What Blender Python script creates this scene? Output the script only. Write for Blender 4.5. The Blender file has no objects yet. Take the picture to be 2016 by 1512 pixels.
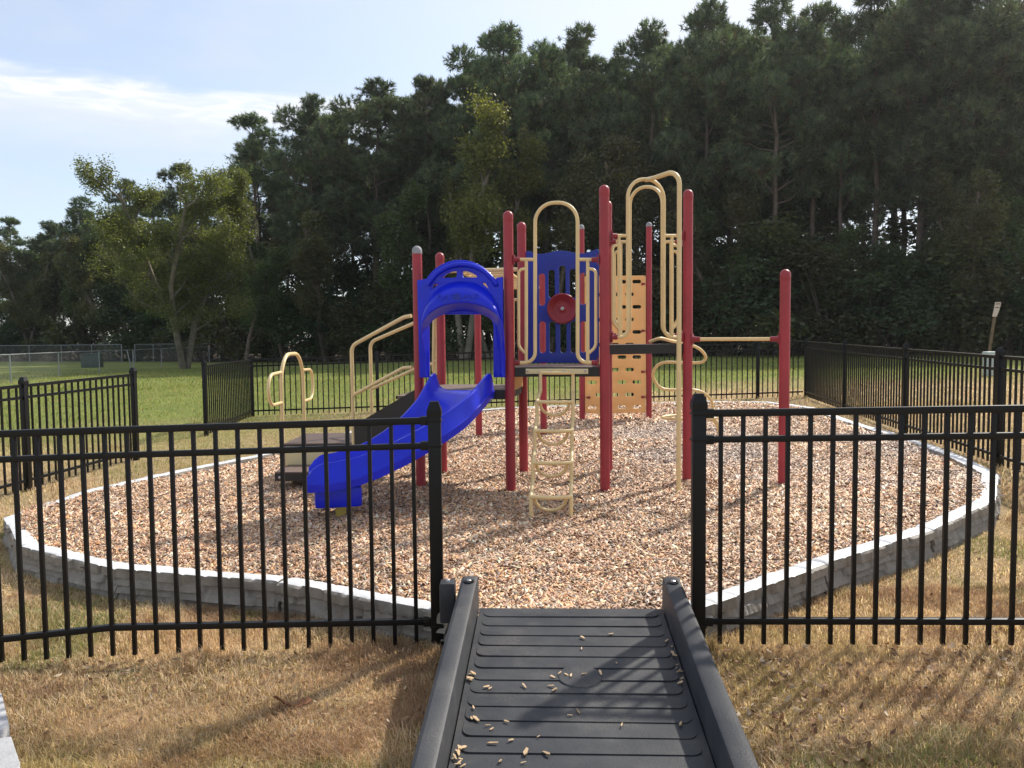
import bpy, bmesh, math, random
import numpy as np
from mathutils import Vector, Matrix

R = math.radians
sc = bpy.context.scene
C = sc.collection
random.seed(7)

# ------------------------------------------------------------------ camera, world, sun, exposure
FPX, CX, CY, H = 1560.0, 1008.0, 756.0, 1.57          # focal length and centre in photo pixels, eye height
PITCH, ROLL = R(3.4), R(0.58)
_f = Vector((0, math.cos(PITCH), -math.sin(PITCH)))
_u0 = Vector((0, math.sin(PITCH), math.cos(PITCH)))
_r0 = Vector((1, 0, 0))
_r = _r0 * math.cos(ROLL) - _u0 * math.sin(ROLL)
_u = _u0 * math.cos(ROLL) + _r0 * math.sin(ROLL)
EYE = Vector((0, 0, H))
cam_d = bpy.data.cameras.new('camera'); cam = bpy.data.objects.new('camera', cam_d); C.objects.link(cam)
cam_d.sensor_width = 36; cam_d.lens = 36 * FPX / 2016; cam_d.clip_end = 2000; cam_d.clip_start = 0.05
cam.matrix_world = Matrix(((_r.x, _u.x, -_f.x, EYE.x), (_r.y, _u.y, -_f.y, EYE.y), (_r.z, _u.z, -_f.z, EYE.z), (0, 0, 0, 1)))
sc.camera = cam

SUN_EL, SUN_AZ = R(42), R(43)                          # azimuth measured from +Y towards +X
SUN = Vector((math.cos(SUN_EL) * math.sin(SUN_AZ), math.cos(SUN_EL) * math.cos(SUN_AZ), math.sin(SUN_EL)))
w = bpy.data.worlds.new('World'); sc.world = w; w.use_nodes = True
nt = w.node_tree; N = nt.nodes; L = nt.links
bg = N['Background']; bg.inputs['Strength'].default_value = 0.15
sky = N.new('ShaderNodeTexSky'); sky.sky_type = 'NISHITA'; sky.sun_disc = False
sky.sun_elevation = SUN_EL; sky.sun_rotation = SUN_AZ; sky.air_density = 1.0; sky.dust_density = .9; sky.ozone_density = 3.0
def wmath(op, a, b=None, clamp=False):
    n = N.new('ShaderNodeMath'); n.operation = op; n.use_clamp = clamp
    for i, v in enumerate((a, b)):
        if v is None: continue
        if isinstance(v, (int, float)): n.inputs[i].default_value = v
        else: L.new(v, n.inputs[i])
    return n.outputs[0]
def wsmooth(v, a, b):
    n = N.new('ShaderNodeMapRange'); n.interpolation_type = 'SMOOTHSTEP'
    L.new(v, n.inputs[0]); n.inputs[1].default_value = a; n.inputs[2].default_value = b
    return n.outputs[0]
tc = N.new('ShaderNodeTexCoord'); sep = N.new('ShaderNodeSeparateXYZ'); L.new(tc.outputs['Generated'], sep.inputs[0])
def cloud_noise(sx, sy, sz, scale, detail, dist=0.4, off=0.0):
    mp = N.new('ShaderNodeMapping'); mp.inputs['Scale'].default_value = (sx, sy, sz); mp.inputs['Location'].default_value = (off, off * .7, off * .3)
    L.new(tc.outputs['Generated'], mp.inputs[0])
    n = N.new('ShaderNodeTexNoise'); n.inputs['Scale'].default_value = scale; n.inputs['Detail'].default_value = detail
    n.inputs['Distortion'].default_value = dist; n.inputs['Roughness'].default_value = 0.58
    L.new(mp.outputs[0], n.inputs['Vector']); return n.outputs[0]
veil = wsmooth(cloud_noise(1, 1, 5, 2.2, 7), .36, .72)
wisp = cloud_noise(1.5, 1.5, 9, 5, 8, .8, 3.1)
# a long bright streak of cirrus low in the left of the sky
edge = wmath('ADD', sep.outputs[2], wmath('MULTIPLY', wmath('SUBTRACT', wisp, .5), .055))
streak = wmath('MULTIPLY', wsmooth(edge, .232, .262), wmath('SUBTRACT', 1.0, wsmooth(edge, .266, .288)))
streak2 = wmath('MULTIPLY', wsmooth(edge, .19, .24), wmath('SUBTRACT', 1.0, wsmooth(edge, .245, .28)))
side = wmath('SUBTRACT', 1.0, wsmooth(sep.outputs[0], -.26, .02))
thin = wmath('ADD', wmath('MULTIPLY', wsmooth(cloud_noise(2, 2, 14, 6, 8, 1.2, 7.7), .38, .62), .55), .45)
streak = wmath('MULTIPLY', wmath('ADD', wmath('MULTIPLY', wmath('MULTIPLY', streak, thin), .85), wmath('MULTIPLY', streak2, .25)), side)
# thin bright cloud round the sun's side of the sky
dot = N.new('ShaderNodeVectorMath'); dot.operation = 'DOT_PRODUCT'; L.new(tc.outputs['Generated'], dot.inputs[0]); dot.inputs[1].default_value = SUN
glow = wsmooth(dot.outputs['Value'], .45, .95)
fac = wmath('ADD', wmath('MULTIPLY', veil, .38), .42, True); bright = wmath('ADD', streak, wmath('MULTIPLY', glow, .55), True)
mix = N.new('ShaderNodeMix'); mix.data_type = 'RGBA'
L.new(fac, mix.inputs['Factor']); L.new(sky.outputs[0], mix.inputs['A']); mix.inputs['B'].default_value = (3.6, 3.7, 3.86, 1)
mix2 = N.new('ShaderNodeMix'); mix2.data_type = 'RGBA'; L.new(bright, mix2.inputs['Factor']); L.new(mix.outputs['Result'], mix2.inputs['A']); mix2.inputs['B'].default_value = (4.6, 4.7, 4.85, 1)
L.new(mix2.outputs['Result'], bg.inputs['Color'])

sl = bpy.data.lights.new('sun', 'SUN'); sun = bpy.data.objects.new('sun', sl); C.objects.link(sun)
sl.energy = 3.5; sl.angle = R(1.4); sl.color = (1.0, .94, .84)
sun.rotation_euler = SUN.to_track_quat('Z', 'Y').to_euler(); sun.location = (20, 20, 30)

sc.view_settings.view_transform = 'Standard'; sc.view_settings.look = 'None'
sc.view_settings.exposure = 0.6; sc.view_settings.gamma = 1.0
try:
    sc.cycles.use_denoising = True; sc.cycles.max_bounces = 8; sc.cycles.transparent_max_bounces = 8
    sc.cycles.diffuse_bounces = 3; sc.cycles.sample_clamp_indirect = 6
except Exception: pass

# ------------------------------------------------------------------ helpers: rays, terrain
def ray(px, py):
    return (_f + _r * ((px - CX) / FPX) - _u * ((py - CY) / FPX))
def at(px, py, Y):
    d = ray(px, py); return EYE + d * (Y / d.y)
def at_z(px, py, z):
    d = ray(px, py); return EYE + d * ((z - H) / d.z)
def in_plane(px, py, P, Q, off=0.0):
    """point where the sight line meets the upright plane through P and Q, moved off metres towards the viewer"""
    t = Vector((Q[0] - P[0], Q[1] - P[1], 0)).normalized(); n = Vector((t.y, -t.x, 0))
    P0 = Vector((P[0], P[1], 0)) + n * off; d = ray(px, py)
    return EYE + d * ((P0 - EYE).dot(n) / d.dot(n))
def softclamp(v, lo, hi, s=3.0):
    return lo + s * np.log1p(np.exp((v - lo) / s)) - s * np.log1p(np.exp((v - hi) / s)) if not isinstance(v, np.ndarray) else \
        lo + s * np.logaddexp(0, (v - lo) / s) - s * np.logaddexp(0, (v - hi) / s)
def zg(X, Y):
    x = softclamp(X, -14, 8, .8); y = softclamp(Y, 0.5, 19, .8)
    return 0.021 * x + 0.009 * (y - 3.9) + 0.01
def on_ground(px, py, off=0.0):
    z = off
    for _ in range(12):
        p = at_z(px, py, z); z = float(zg(p.x, p.y)) + off
    return p
def vnoise(x, y, seed=0):
    """smooth value noise on numpy arrays, 0..1"""
    rs = np.random.RandomState(seed); T = rs.rand(256, 256)
    xi = np.floor(x).astype(int); yi = np.floor(y).astype(int); fx = x - xi; fy = y - yi
    fx = fx * fx * (3 - 2 * fx); fy = fy * fy * (3 - 2 * fy)
    a = T[xi % 256, yi % 256]; b = T[(xi + 1) % 256, yi % 256]; c = T[xi % 256, (yi + 1) % 256]; d = T[(xi + 1) % 256, (yi + 1) % 256]
    return (a * (1 - fx) + b * fx) * (1 - fy) + (c * (1 - fx) + d * fx) * fy
def fbm(x, y, seed=0):
    return (vnoise(x, y, seed) + .5 * vnoise(2.1 * x, 2.1 * y, seed + 1) + .25 * vnoise(4.3 * x, 4.3 * y, seed + 2)) / 1.75

# ------------------------------------------------------------------ helpers: objects
def tag(o, label=None, cat=None, group=None, kind=None):
    if label: o['label'] = label
    if cat: o['category'] = cat
    if group: o['group'] = group
    if kind: o['kind'] = kind
    return o
def thing(name, label, cat, loc=(0, 0, 0), rz=0, group=None):
    o = bpy.data.objects.new(name, None); C.objects.link(o); o.location = loc; o.rotation_euler = (0, 0, rz)
    o.empty_display_size = .1
    return tag(o, label, cat, group)
def link(name, me, parent=None):
    o = bpy.data.objects.new(name, me); C.objects.link(o)
    if parent: o.parent = parent
    return o
def copy_tree(o, parent=None):
    c = o.copy(); C.objects.link(c)
    if parent: c.parent = parent
    for ch in o.children: copy_tree(ch, c)
    return c

def fillet(pts, r, n=6):
    pts = [Vector(p) for p in pts]
    if isinstance(r, (int, float)): r = [r] * len(pts)
    out = [pts[0]]
    for i in range(1, len(pts) - 1):
        a, b, c = pts[i - 1], pts[i], pts[i + 1]
        u = (a - b); v = (c - b); lu, lv = u.length, v.length
        u = u / lu; v = v / lv; ang = u.angle(v, 0)
        if ang > math.pi - .02 or r[i] <= 0: out.append(b); continue
        d = min(r[i] / math.tan(ang / 2), lu * .499, lv * .499); rr = d * math.tan(ang / 2)
        cen = b + (u + v).normalized() * (rr / math.sin(ang / 2))
        p0, p1 = b + u * d - cen, b + v * d - cen
        tot = p0.angle(p1)
        ax = p0.cross(p1).normalized()
        for k in range(n + 1): out.append(cen + Matrix.Rotation(tot * k / n, 3, ax) @ p0)
    out.append(pts[-1]); return out
def bez(p0, p1, p2, p3, n=12):
    p0, p1, p2, p3 = map(Vector, (p0, p1, p2, p3)); o = []
    for i in range(n + 1):
        t = i / n; o.append(p0 * (1 - t) ** 3 + p1 * 3 * t * (1 - t) ** 2 + p2 * 3 * t * t * (1 - t) + p3 * t ** 3)
    return o
def catmull(pts, n=8):
    pts = [Vector(p) for p in pts]; P = [pts[0] * 2 - pts[1]] + pts + [pts[-1] * 2 - pts[-2]]; o = []
    for i in range(1, len(P) - 2):
        for k in range(n):
            t = k / n; a, b, c, d = P[i - 1:i + 3]
            o.append(.5 * ((2 * b) + (c - a) * t + (2 * a - 5 * b + 4 * c - d) * t * t + (3 * b - a - 3 * c + d) * t ** 3))
    o.append(pts[-1]); return o

class MB:
    def __init__(s): s.v = []; s.f = []; s.m = []; s.mi = 0
    def add(s, vs, fs):
        o = len(s.v); s.v += [tuple(v) for v in vs]; s.f += [tuple(i + o for i in f) for f in fs]; s.m += [s.mi] * len(fs)
    def tube(s, pts, r, n=10, cap=True, dome=False):
        pts = [Vector(p) for p in pts]
        q = [pts[0]]
        for p in pts[1:]:
            if (p - q[-1]).length > 1e-5: q.append(p)
        pts = q; k = len(pts)
        rs = r if isinstance(r, (list, tuple)) else [r] * k
        T = []
        for i in range(k):
            a = pts[max(i - 1, 0)]; b = pts[min(i + 1, k - 1)]; T.append((b - a).normalized())
        ref = Vector((0, 0, 1)) if abs(T[0].z) < .9 else Vector((0, 1, 0))
        nv = T[0].cross(ref).normalized(); vs = []; fs = []
        for i in range(k):
            if i: nv = T[i - 1].rotation_difference(T[i]) @ nv; nv = (nv - T[i] * nv.dot(T[i])).normalized()
            bv = T[i].cross(nv)
            for j in range(n):
                a = 2 * math.pi * j / n; vs.append(pts[i] + (nv * math.cos(a) + bv * math.sin(a)) * rs[i])
        for i in range(k - 1):
            for j in range(n):
                fs.append((i * n + j, i * n + (j + 1) % n, (i + 1) * n + (j + 1) % n, (i + 1) * n + j))
        if cap: fs.append(tuple(range(n - 1, -1, -1))); fs.append(tuple((k - 1) * n + j for j in range(n)))
        s.add(vs, fs); return s
    def box(s, c, d, rz=0, bevel=0.0, mat=None):
        x, y, z = d[0] / 2, d[1] / 2, d[2] / 2
        M = mat if mat else Matrix.Rotation(rz, 3, 'Z'); c = Vector(c)
        if bevel <= 0:
            vs = [c + M @ Vector((a * x, b * y, e * z)) for a in (-1, 1) for b in (-1, 1) for e in (-1, 1)]
            s.add(vs, [(0, 1, 3, 2), (4, 6, 7, 5), (0, 4, 5, 1), (2, 3, 7, 6), (0, 2, 6, 4), (1, 5, 7, 3)]); return s
        bm = bmesh.new(); bmesh.ops.create_cube(bm, size=1)
        for v in bm.verts: v.co = Vector((v.co.x * d[0], v.co.y * d[1], v.co.z * d[2]))
        bmesh.ops.bevel(bm, geom=bm.edges[:], offset=bevel, segments=2, affect='EDGES', profile=.6)
        bm.verts.index_update()
        s.add([c + M @ v.co for v in bm.verts], [tuple(v.index for v in f.verts) for f in bm.faces]); bm.free(); return s
    def bar(s, p, q, wd, ht, bevel=0.0):
        p, q = Vector(p), Vector(q); d = q - p; x = d.normalized(); up = Vector((0, 0, 1))
        if abs(x.z) > .95: up = Vector((0, 1, 0))
        y = up.cross(x).normalized(); z = x.cross(y)
        M = Matrix((x, y, z)).transposed()
        return s.box((p + q) / 2, (d.length, wd, ht), bevel=bevel, mat=M)
    def lathe(s, c, prof, n=20, axis=None):
        c = Vector(c); A = Vector(axis).normalized() if axis else Vector((0, 0, 1))
        ref = Vector((1, 0, 0)) if abs(A.x) < .9 else Vector((0, 1, 0))
        U = A.cross(ref).normalized(); V = A.cross(U); vs = []; fs = []
        for (r, h) in prof:
            for j in range(n):
                a = 2 * math.pi * j / n; vs.append(c + A * h + (U * math.cos(a) + V * math.sin(a)) * max(r, 1e-4))
        for i in range(len(prof) - 1):
            for j in range(n): fs.append((i * n + j, i * n + (j + 1) % n, (i + 1) * n + (j + 1) % n, (i + 1) * n + j))
        fs.append(tuple(range(n - 1, -1, -1))); fs.append(tuple((len(prof) - 1) * n + j for j in range(n)))
        s.add(vs, fs); return s
    def ball(s, c, r, n=10):
        return s.lathe(c, [(r * math.sin(math.pi * i / n), -r * math.cos(math.pi * i / n)) for i in range(n + 1)], n + 2)
    def prism(s, top, dz):
        n = len(top); vs = [Vector(p) for p in top] + [Vector(p) - Vector((0, 0, dz)) for p in top]
        s.add(vs, [tuple(range(n)), tuple(range(2 * n - 1, n - 1, -1))] + [(i, i + n, (i + 1) % n + n, (i + 1) % n) for i in range(n)]); return s
    def build(s, name, mats, parent=None, smooth=38, origin=None):
        me = bpy.data.meshes.new(name)
        v = s.v
        if origin is not None: ox, oy, oz = origin; v = [(a - ox, b - oy, c - oz) for a, b, c in v]
        me.from_pydata(v, [], s.f); me.update()
        bm = bmesh.new(); bm.from_mesh(me); bmesh.ops.recalc_face_normals(bm, faces=bm.faces[:]); bm.to_mesh(me); bm.free()
        for mm in (mats if isinstance(mats, (list, tuple)) else [mats]): me.materials.append(mm)
        if any(s.m): me.polygons.foreach_set('material_index', s.m)
        if smooth:
            me.polygons.foreach_set('use_smooth', [True] * len(me.polygons)); me.set_sharp_from_angle(angle=R(smooth))
        return link(name, me, parent)

def arrays_mesh(name, V, F, mats, col=None, midx=None, smooth=False):
    """V (n,3), F list of (m,k) index arrays"""
    me = bpy.data.meshes.new(name); V = np.asarray(V, np.float32)
    me.vertices.add(len(V)); me.vertices.foreach_set('co', V.ravel())
    tot = sum(f.size for f in F); me.loops.add(tot); me.loops.foreach_set('vertex_index', np.concatenate([f.ravel() for f in F]).astype(np.int32))
    sizes = np.concatenate([np.full(len(f), f.shape[1]) for f in F]).astype(np.int32)
    st = np.concatenate([[0], np.cumsum(sizes)[:-1]]).astype(np.int32)
    me.polygons.add(len(sizes)); me.polygons.foreach_set('loop_start', st)
    try: me.polygons.foreach_set('loop_total', sizes)
    except Exception: pass
    for mm in (mats if isinstance(mats, (list, tuple)) else [mats]): me.materials.append(mm)
    if midx is not None: me.polygons.foreach_set('material_index', np.asarray(midx, np.int32))
    if smooth: me.polygons.foreach_set('use_smooth', np.ones(len(sizes), bool))
    if col is not None:
        a = me.color_attributes.new('Col', 'FLOAT_COLOR', 'POINT'); c4 = np.ones((len(V), 4), np.float32); c4[:, :3] = col
        a.data.foreach_set('color', c4.ravel())
    me.update(calc_edges=True); me.validate(); return me

def curve_plate(name, outline, holes, thick, bevel, mats, xf, parent=None, res=1):
    """a flat plate cut from a 2-D outline with holes, given thickness, then laid in place by xf(u, v, w)"""
    cu = bpy.data.curves.new(name, 'CURVE'); cu.dimensions = '2D'; cu.fill_mode = 'BOTH'; cu.extrude = thick / 2 - bevel; cu.bevel_depth = bevel; cu.bevel_resolution = 2
    for loop in [outline] + holes:
        sp = cu.splines.new('POLY'); sp.points.add(len(loop) - 1); sp.use_cyclic_u = True
        for p, q in zip(sp.points, loop): p.co = (q[0], q[1], 0, 1)
    tmp = bpy.data.objects.new(name, cu); C.objects.link(tmp)
    me = bpy.data.meshes.new_from_object(tmp.evaluated_get(bpy.context.evaluated_depsgraph_get()))
    bpy.data.objects.remove(tmp); bpy.data.curves.remove(cu)
    for v in me.vertices: v.co = xf(v.co.x, v.co.y, v.co.z)
    me.name = name; me.materials.clear(); me.materials.append(mats)
    bm = bmesh.new(); bm.from_mesh(me); bmesh.ops.remove_doubles(bm, verts=bm.verts[:], dist=1e-5); bmesh.ops.recalc_face_normals(bm, faces=bm.faces[:]); bm.to_mesh(me); bm.free()
    me.polygons.foreach_set('use_smooth', [True] * len(me.polygons)); me.set_sharp_from_angle(angle=R(40))
    return link(name, me, parent)
def pill(cx, cy, hw, hh, n=8):
    r = min(hw, hh); o = []
    for q, (sx, sy) in enumerate(((1, 1), (-1, 1), (-1, -1), (1, -1))):
        for k in range(n + 1):
            a = math.pi / 2 * (q + k / n); o.append((cx + sx * (hw - r) + r * math.cos(a), cy + sy * (hh - r) + r * math.sin(a)))
    return o
def round_poly(pts, r, n=5):
    P = [Vector((p[0], p[1], 0)) for p in pts]; k = len(P); o = []
    for i in range(k):
        f = fillet([(P[i - 1] + P[i]) / 2, P[i], (P[i] + P[(i + 1) % k]) / 2], r, n)
        o += [(q.x, q.y) for q in f[1:-1]]
    return o

# ------------------------------------------------------------------ materials
def mat(name, col, rough=.5, var=.12, vscale=6, bump=0., bscale=80, spec=.5, metal=0., col2=None, trans=None, coat=0.):
    m = bpy.data.materials.new(name); m.use_nodes = True; t = m.node_tree; n = t.nodes; l = t.links; b = n['Principled BSDF']
    b.inputs['Roughness'].default_value = rough; b.inputs['Metallic'].default_value = metal; b.inputs['Specular IOR Level'].default_value = spec
    b.inputs['Coat Weight'].default_value = coat; b.inputs['Coat Roughness'].default_value = .08
    co = n.new('ShaderNodeTexCoord')
    nz = n.new('ShaderNodeTexNoise'); nz.inputs['Scale'].default_value = vscale; nz.inputs['Detail'].default_value = 6; nz.inputs['Roughness'].default_value = .6
    l.new(co.outputs['Object'], nz.inputs['Vector'])
    mr = n.new('ShaderNodeMapRange'); mr.inputs[1].default_value = .3; mr.inputs[2].default_value = .7; l.new(nz.outputs[0], mr.inputs[0])
    mx = n.new('ShaderNodeMix'); mx.data_type = 'RGBA'; l.new(mr.outputs[0], mx.inputs['Factor'])
    c2 = col2 if col2 else tuple(min(1, c * (1 + var)) for c in col); c1 = col if col2 else tuple(c * (1 - var) for c in col)
    mx.inputs['A'].default_value = (*c1, 1); mx.inputs['B'].default_value = (*c2, 1)
    l.new(mx.outputs['Result'], b.inputs['Base Color'])
    rr = n.new('ShaderNodeMapRange'); rr.inputs[3].default_value = max(0, rough - .08); rr.inputs[4].default_value = min(1, rough + .1); l.new(nz.outputs[0], rr.inputs[0]); l.new(rr.outputs[0], b.inputs['Roughness'])
    if bump:
        n2 = n.new('ShaderNodeTexNoise'); n2.inputs['Scale'].default_value = bscale; n2.inputs['Detail'].default_value = 4; l.new(co.outputs['Object'], n2.inputs['Vector'])
        bp = n.new('ShaderNodeBump'); bp.inputs['Strength'].default_value = bump; bp.inputs['Distance'].default_value = .01; l.new(n2.outputs[0], bp.inputs['Height']); l.new(bp.outputs[0], b.inputs['Normal'])
    if trans:
        tr = n.new('ShaderNodeBsdfTranslucent'); l.new(mx.outputs['Result'], tr.inputs[0]); ms = n.new('ShaderNodeMixShader'); ms.inputs[0].default_value = trans
        l.new(b.outputs[0], ms.inputs[1]); l.new(tr.outputs[0], ms.inputs[2]); l.new(ms.outputs[0], n['Material Output'].inputs[0])
    return m
def attr_mat(name, rough=.8, trans=0., spec=.3, mul=(1, 1, 1), objrand=0., tmul=(1, 1, 1)):
    m = bpy.data.materials.new(name); m.use_nodes = True; t = m.node_tree; n = t.nodes; l = t.links; b = n['Principled BSDF']
    b.inputs['Roughness'].default_value = rough; b.inputs['Specular IOR Level'].default_value = spec
    a = n.new('ShaderNodeAttribute'); a.attribute_name = 'Col'; src = a.outputs['Color']
    if objrand:
        oi = n.new('ShaderNodeObjectInfo'); hs = n.new('ShaderNodeHueSaturation')
        mr = n.new('ShaderNodeMapRange'); mr.inputs[3].default_value = 1 - objrand; mr.inputs[4].default_value = 1 + objrand; l.new(oi.outputs['Random'], mr.inputs[0]); l.new(mr.outputs[0], hs.inputs['Value'])
        mh = n.new('ShaderNodeMapRange'); mh.inputs[3].default_value = .485; mh.inputs[4].default_value = .515; l.new(oi.outputs['Random'], mh.inputs[0]); l.new(mh.outputs[0], hs.inputs['Hue'])
        l.new(src, hs.inputs['Color']); src = hs.outputs[0]
    l.new(src, b.inputs['Base Color'])
    if trans:
        tr = n.new('ShaderNodeBsdfTranslucent'); mm = n.new('ShaderNodeMix'); mm.data_type = 'RGBA'; mm.blend_type = 'MULTIPLY'; mm.inputs['Factor'].default_value = 1
        l.new(src, mm.inputs['A']); mm.inputs['B'].default_value = (*tmul, 1); l.new(mm.outputs['Result'], tr.inputs[0])
        ms = n.new('ShaderNodeMixShader'); ms.inputs[0].default_value = trans
        l.new(b.outputs[0], ms.inputs[1]); l.new(tr.outputs[0], ms.inputs[2]); l.new(ms.outputs[0], n['Material Output'].inputs[0])
    return m

M_red = mat('red_powder_coat', (.34, .031, .042), .46, .18, 3, .05, 300)
M_redp = mat('red_plastic', (.26, .018, .03), .42, .12, 12)
M_beige = mat('beige_powder_coat', (.76, .57, .28), .38, .08, 5, .03, 300)
M_beige_pl = mat('beige_panel_plastic', (.66, .55, .31), .45, .06, 5)
M_orange = mat('honey_panel_plastic', (.88, .57, .25), .5, .06, 3, .04, 60, trans=.3)
M_blue = mat('blue_moulded_plastic', (.003, .017, .60), .34, .16, 4, .02, 30, spec=.35, coat=.12)
M_bluep = mat('blue_sheet_plastic', (.010, .030, .30), .5, .12, 4)
M_black = mat('black_powder_coat', (.004, .004, .0045), .42, .3, 8, .03, 200, spec=.3)
M_deck_edge = mat('black_vinyl', (.013, .012, .012), .5, .25, 8)
M_steel = mat('zinc_steel', (.42, .42, .43), .35, .2, 30, metal=.9)
M_worn = mat('worn_grey_cap', (.30, .30, .31), .7, .25, 30, .2, 90)
M_yellow = mat('yellow_leg', (.60, .45, .10), .5, .1, 6)
M_galv = mat('galvanised_pipe', (.27, .285, .29), .5, .15, 10, metal=.4)
M_white_conc = mat('pale_concrete', (.42, .42, .43), .85, .15, 14, .4, 120)
M_util = mat('grey_green_metal', (.07, .09, .08), .6, .2, 4)
M_ped = mat('pale_grey_green_plastic', (.40, .47, .44), .55, .1, 4)
M_wood = mat('weathered_post_wood', (.20, .13, .07), .9, .35, 6, .3, 60)
M_paper = mat('weathered_sign_board', (.62, .50, .40), .8, .15, 20)
M_ink = mat('faded_dark_ink', (.10, .07, .05), .8, .2, 20)
M_bark = mat('pine_bark', (.17, .125, .098), .95, .4, 5, .6, 20, col2=(.085, .065, .052))
M_bark2 = mat('pale_mottled_bark', (.22, .19, .15), .9, .3, 3, .5, 20, col2=(.11, .09, .07))
M_stone_shade = mat('shaded_stone_face', (.185, .160, .130), .7, .18, 9, .8, 30, spec=.4, col2=(.34, .31, .265))  # darker copy of the block grey: shade painted into the side faces
M_stone_lit = mat('sunlit_stone_top', (.60, .595, .59), .45, .12, 7, .3, 45, spec=.5, col2=(.74, .74, .74))  # paler copy of the same grey: sunlight painted into the block tops
M_needles = attr_mat('pine_needles', .55, .36, .45, objrand=.22, tmul=(1.2, 1.3, .75))
M_leaf = attr_mat('broad_leaves', .5, .42, .4, objrand=.18, tmul=(1.5, 1.5, .6))
M_blade = attr_mat('grass_blades', .75, .48, .25, tmul=(1.25, 1.2, .95))
M_chip = attr_mat('wood_chips', .6, 0, .5)
M_litter = attr_mat('dead_leaves', .7, .15, .3)

# black ramp plastic: scuffed and dusty
M_ramp = mat('black_ramp_plastic', (.026, .028, .034), .5, .1, 5, .15, 160, col2=(.055, .057, .061), spec=.3)
def dusty(m, col, amt):
    t = m.node_tree; n = t.nodes; l = t.links; b = n['Principled BSDF']; src = b.inputs['Base Color'].links[0].from_socket
    co = n.new('ShaderNodeTexCoord'); a = n.new('ShaderNodeTexNoise'); a.inputs['Scale'].default_value = 3.2; a.inputs['Detail'].default_value = 9; a.inputs['Roughness'].default_value = .7; l.new(co.outputs['Object'], a.inputs['Vector'])
    g = n.new('ShaderNodeTexNoise'); g.inputs['Scale'].default_value = 220; l.new(co.outputs['Object'], g.inputs['Vector'])
    r1 = n.new('ShaderNodeMapRange'); r1.inputs[1].default_value = .5; r1.inputs[2].default_value = .75; r1.inputs[4].default_value = amt; l.new(a.outputs[0], r1.inputs[0])
    r2 = n.new('ShaderNodeMapRange'); r2.inputs[1].default_value = .40; r2.inputs[2].default_value = .62; l.new(g.outputs[0], r2.inputs[0])
    mu = n.new('ShaderNodeMath'); mu.operation = 'MULTIPLY'; l.new(r1.outputs[0], mu.inputs[0]); l.new(r2.outputs[0], mu.inputs[1])
    mx = n.new('ShaderNodeMix'); mx.data_type = 'RGBA'; l.new(mu.outputs[0], mx.inputs['Factor']); l.new(src, mx.inputs['A']); mx.inputs['B'].default_value = (*col, 1); l.new(mx.outputs['Result'], b.inputs['Base Color'])
dusty(M_ramp, (.30, .26, .21), .40)
# deck grating: brown-black with a fine grid
def deck_mat():
    m = mat('brown_deck_coating', (.055, .042, .038), .6, .2, 6); t = m.node_tree; n = t.nodes; l = t.links
    co = n.new('ShaderNodeTexCoord'); ck = n.new('ShaderNodeTexVoronoi'); ck.distance = 'CHEBYCHEV'; ck.inputs['Scale'].default_value = 34; ck.inputs['Randomness'].default_value = 0
    l.new(co.outputs['Object'], ck.inputs['Vector'])
    mr = n.new('ShaderNodeMapRange'); mr.inputs[1].default_value = .25; mr.inputs[2].default_value = .38; mr.inputs[3].default_value = 0; mr.inputs[4].default_value = 1; l.new(ck.outputs['Distance'], mr.inputs[0])
    bp = n.new('ShaderNodeBump'); bp.inputs['Strength'].default_value = 1; bp.inputs['Distance'].default_value = .012; l.new(mr.outputs[0], bp.inputs['Height']); l.new(bp.outputs[0], n['Principled BSDF'].inputs['Normal'])
    mx = n.new('ShaderNodeMix'); mx.data_type = 'RGBA'; l.new(mr.outputs[0], mx.inputs['Factor']); mx.inputs['A'].default_value = (.02, .015, .013, 1); mx.inputs['B'].default_value = (.15, .10, .08, 1)
    l.new(mx.outputs['Result'], n['Principled BSDF'].inputs['Base Color']); return m
M_deck = deck_mat()

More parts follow.
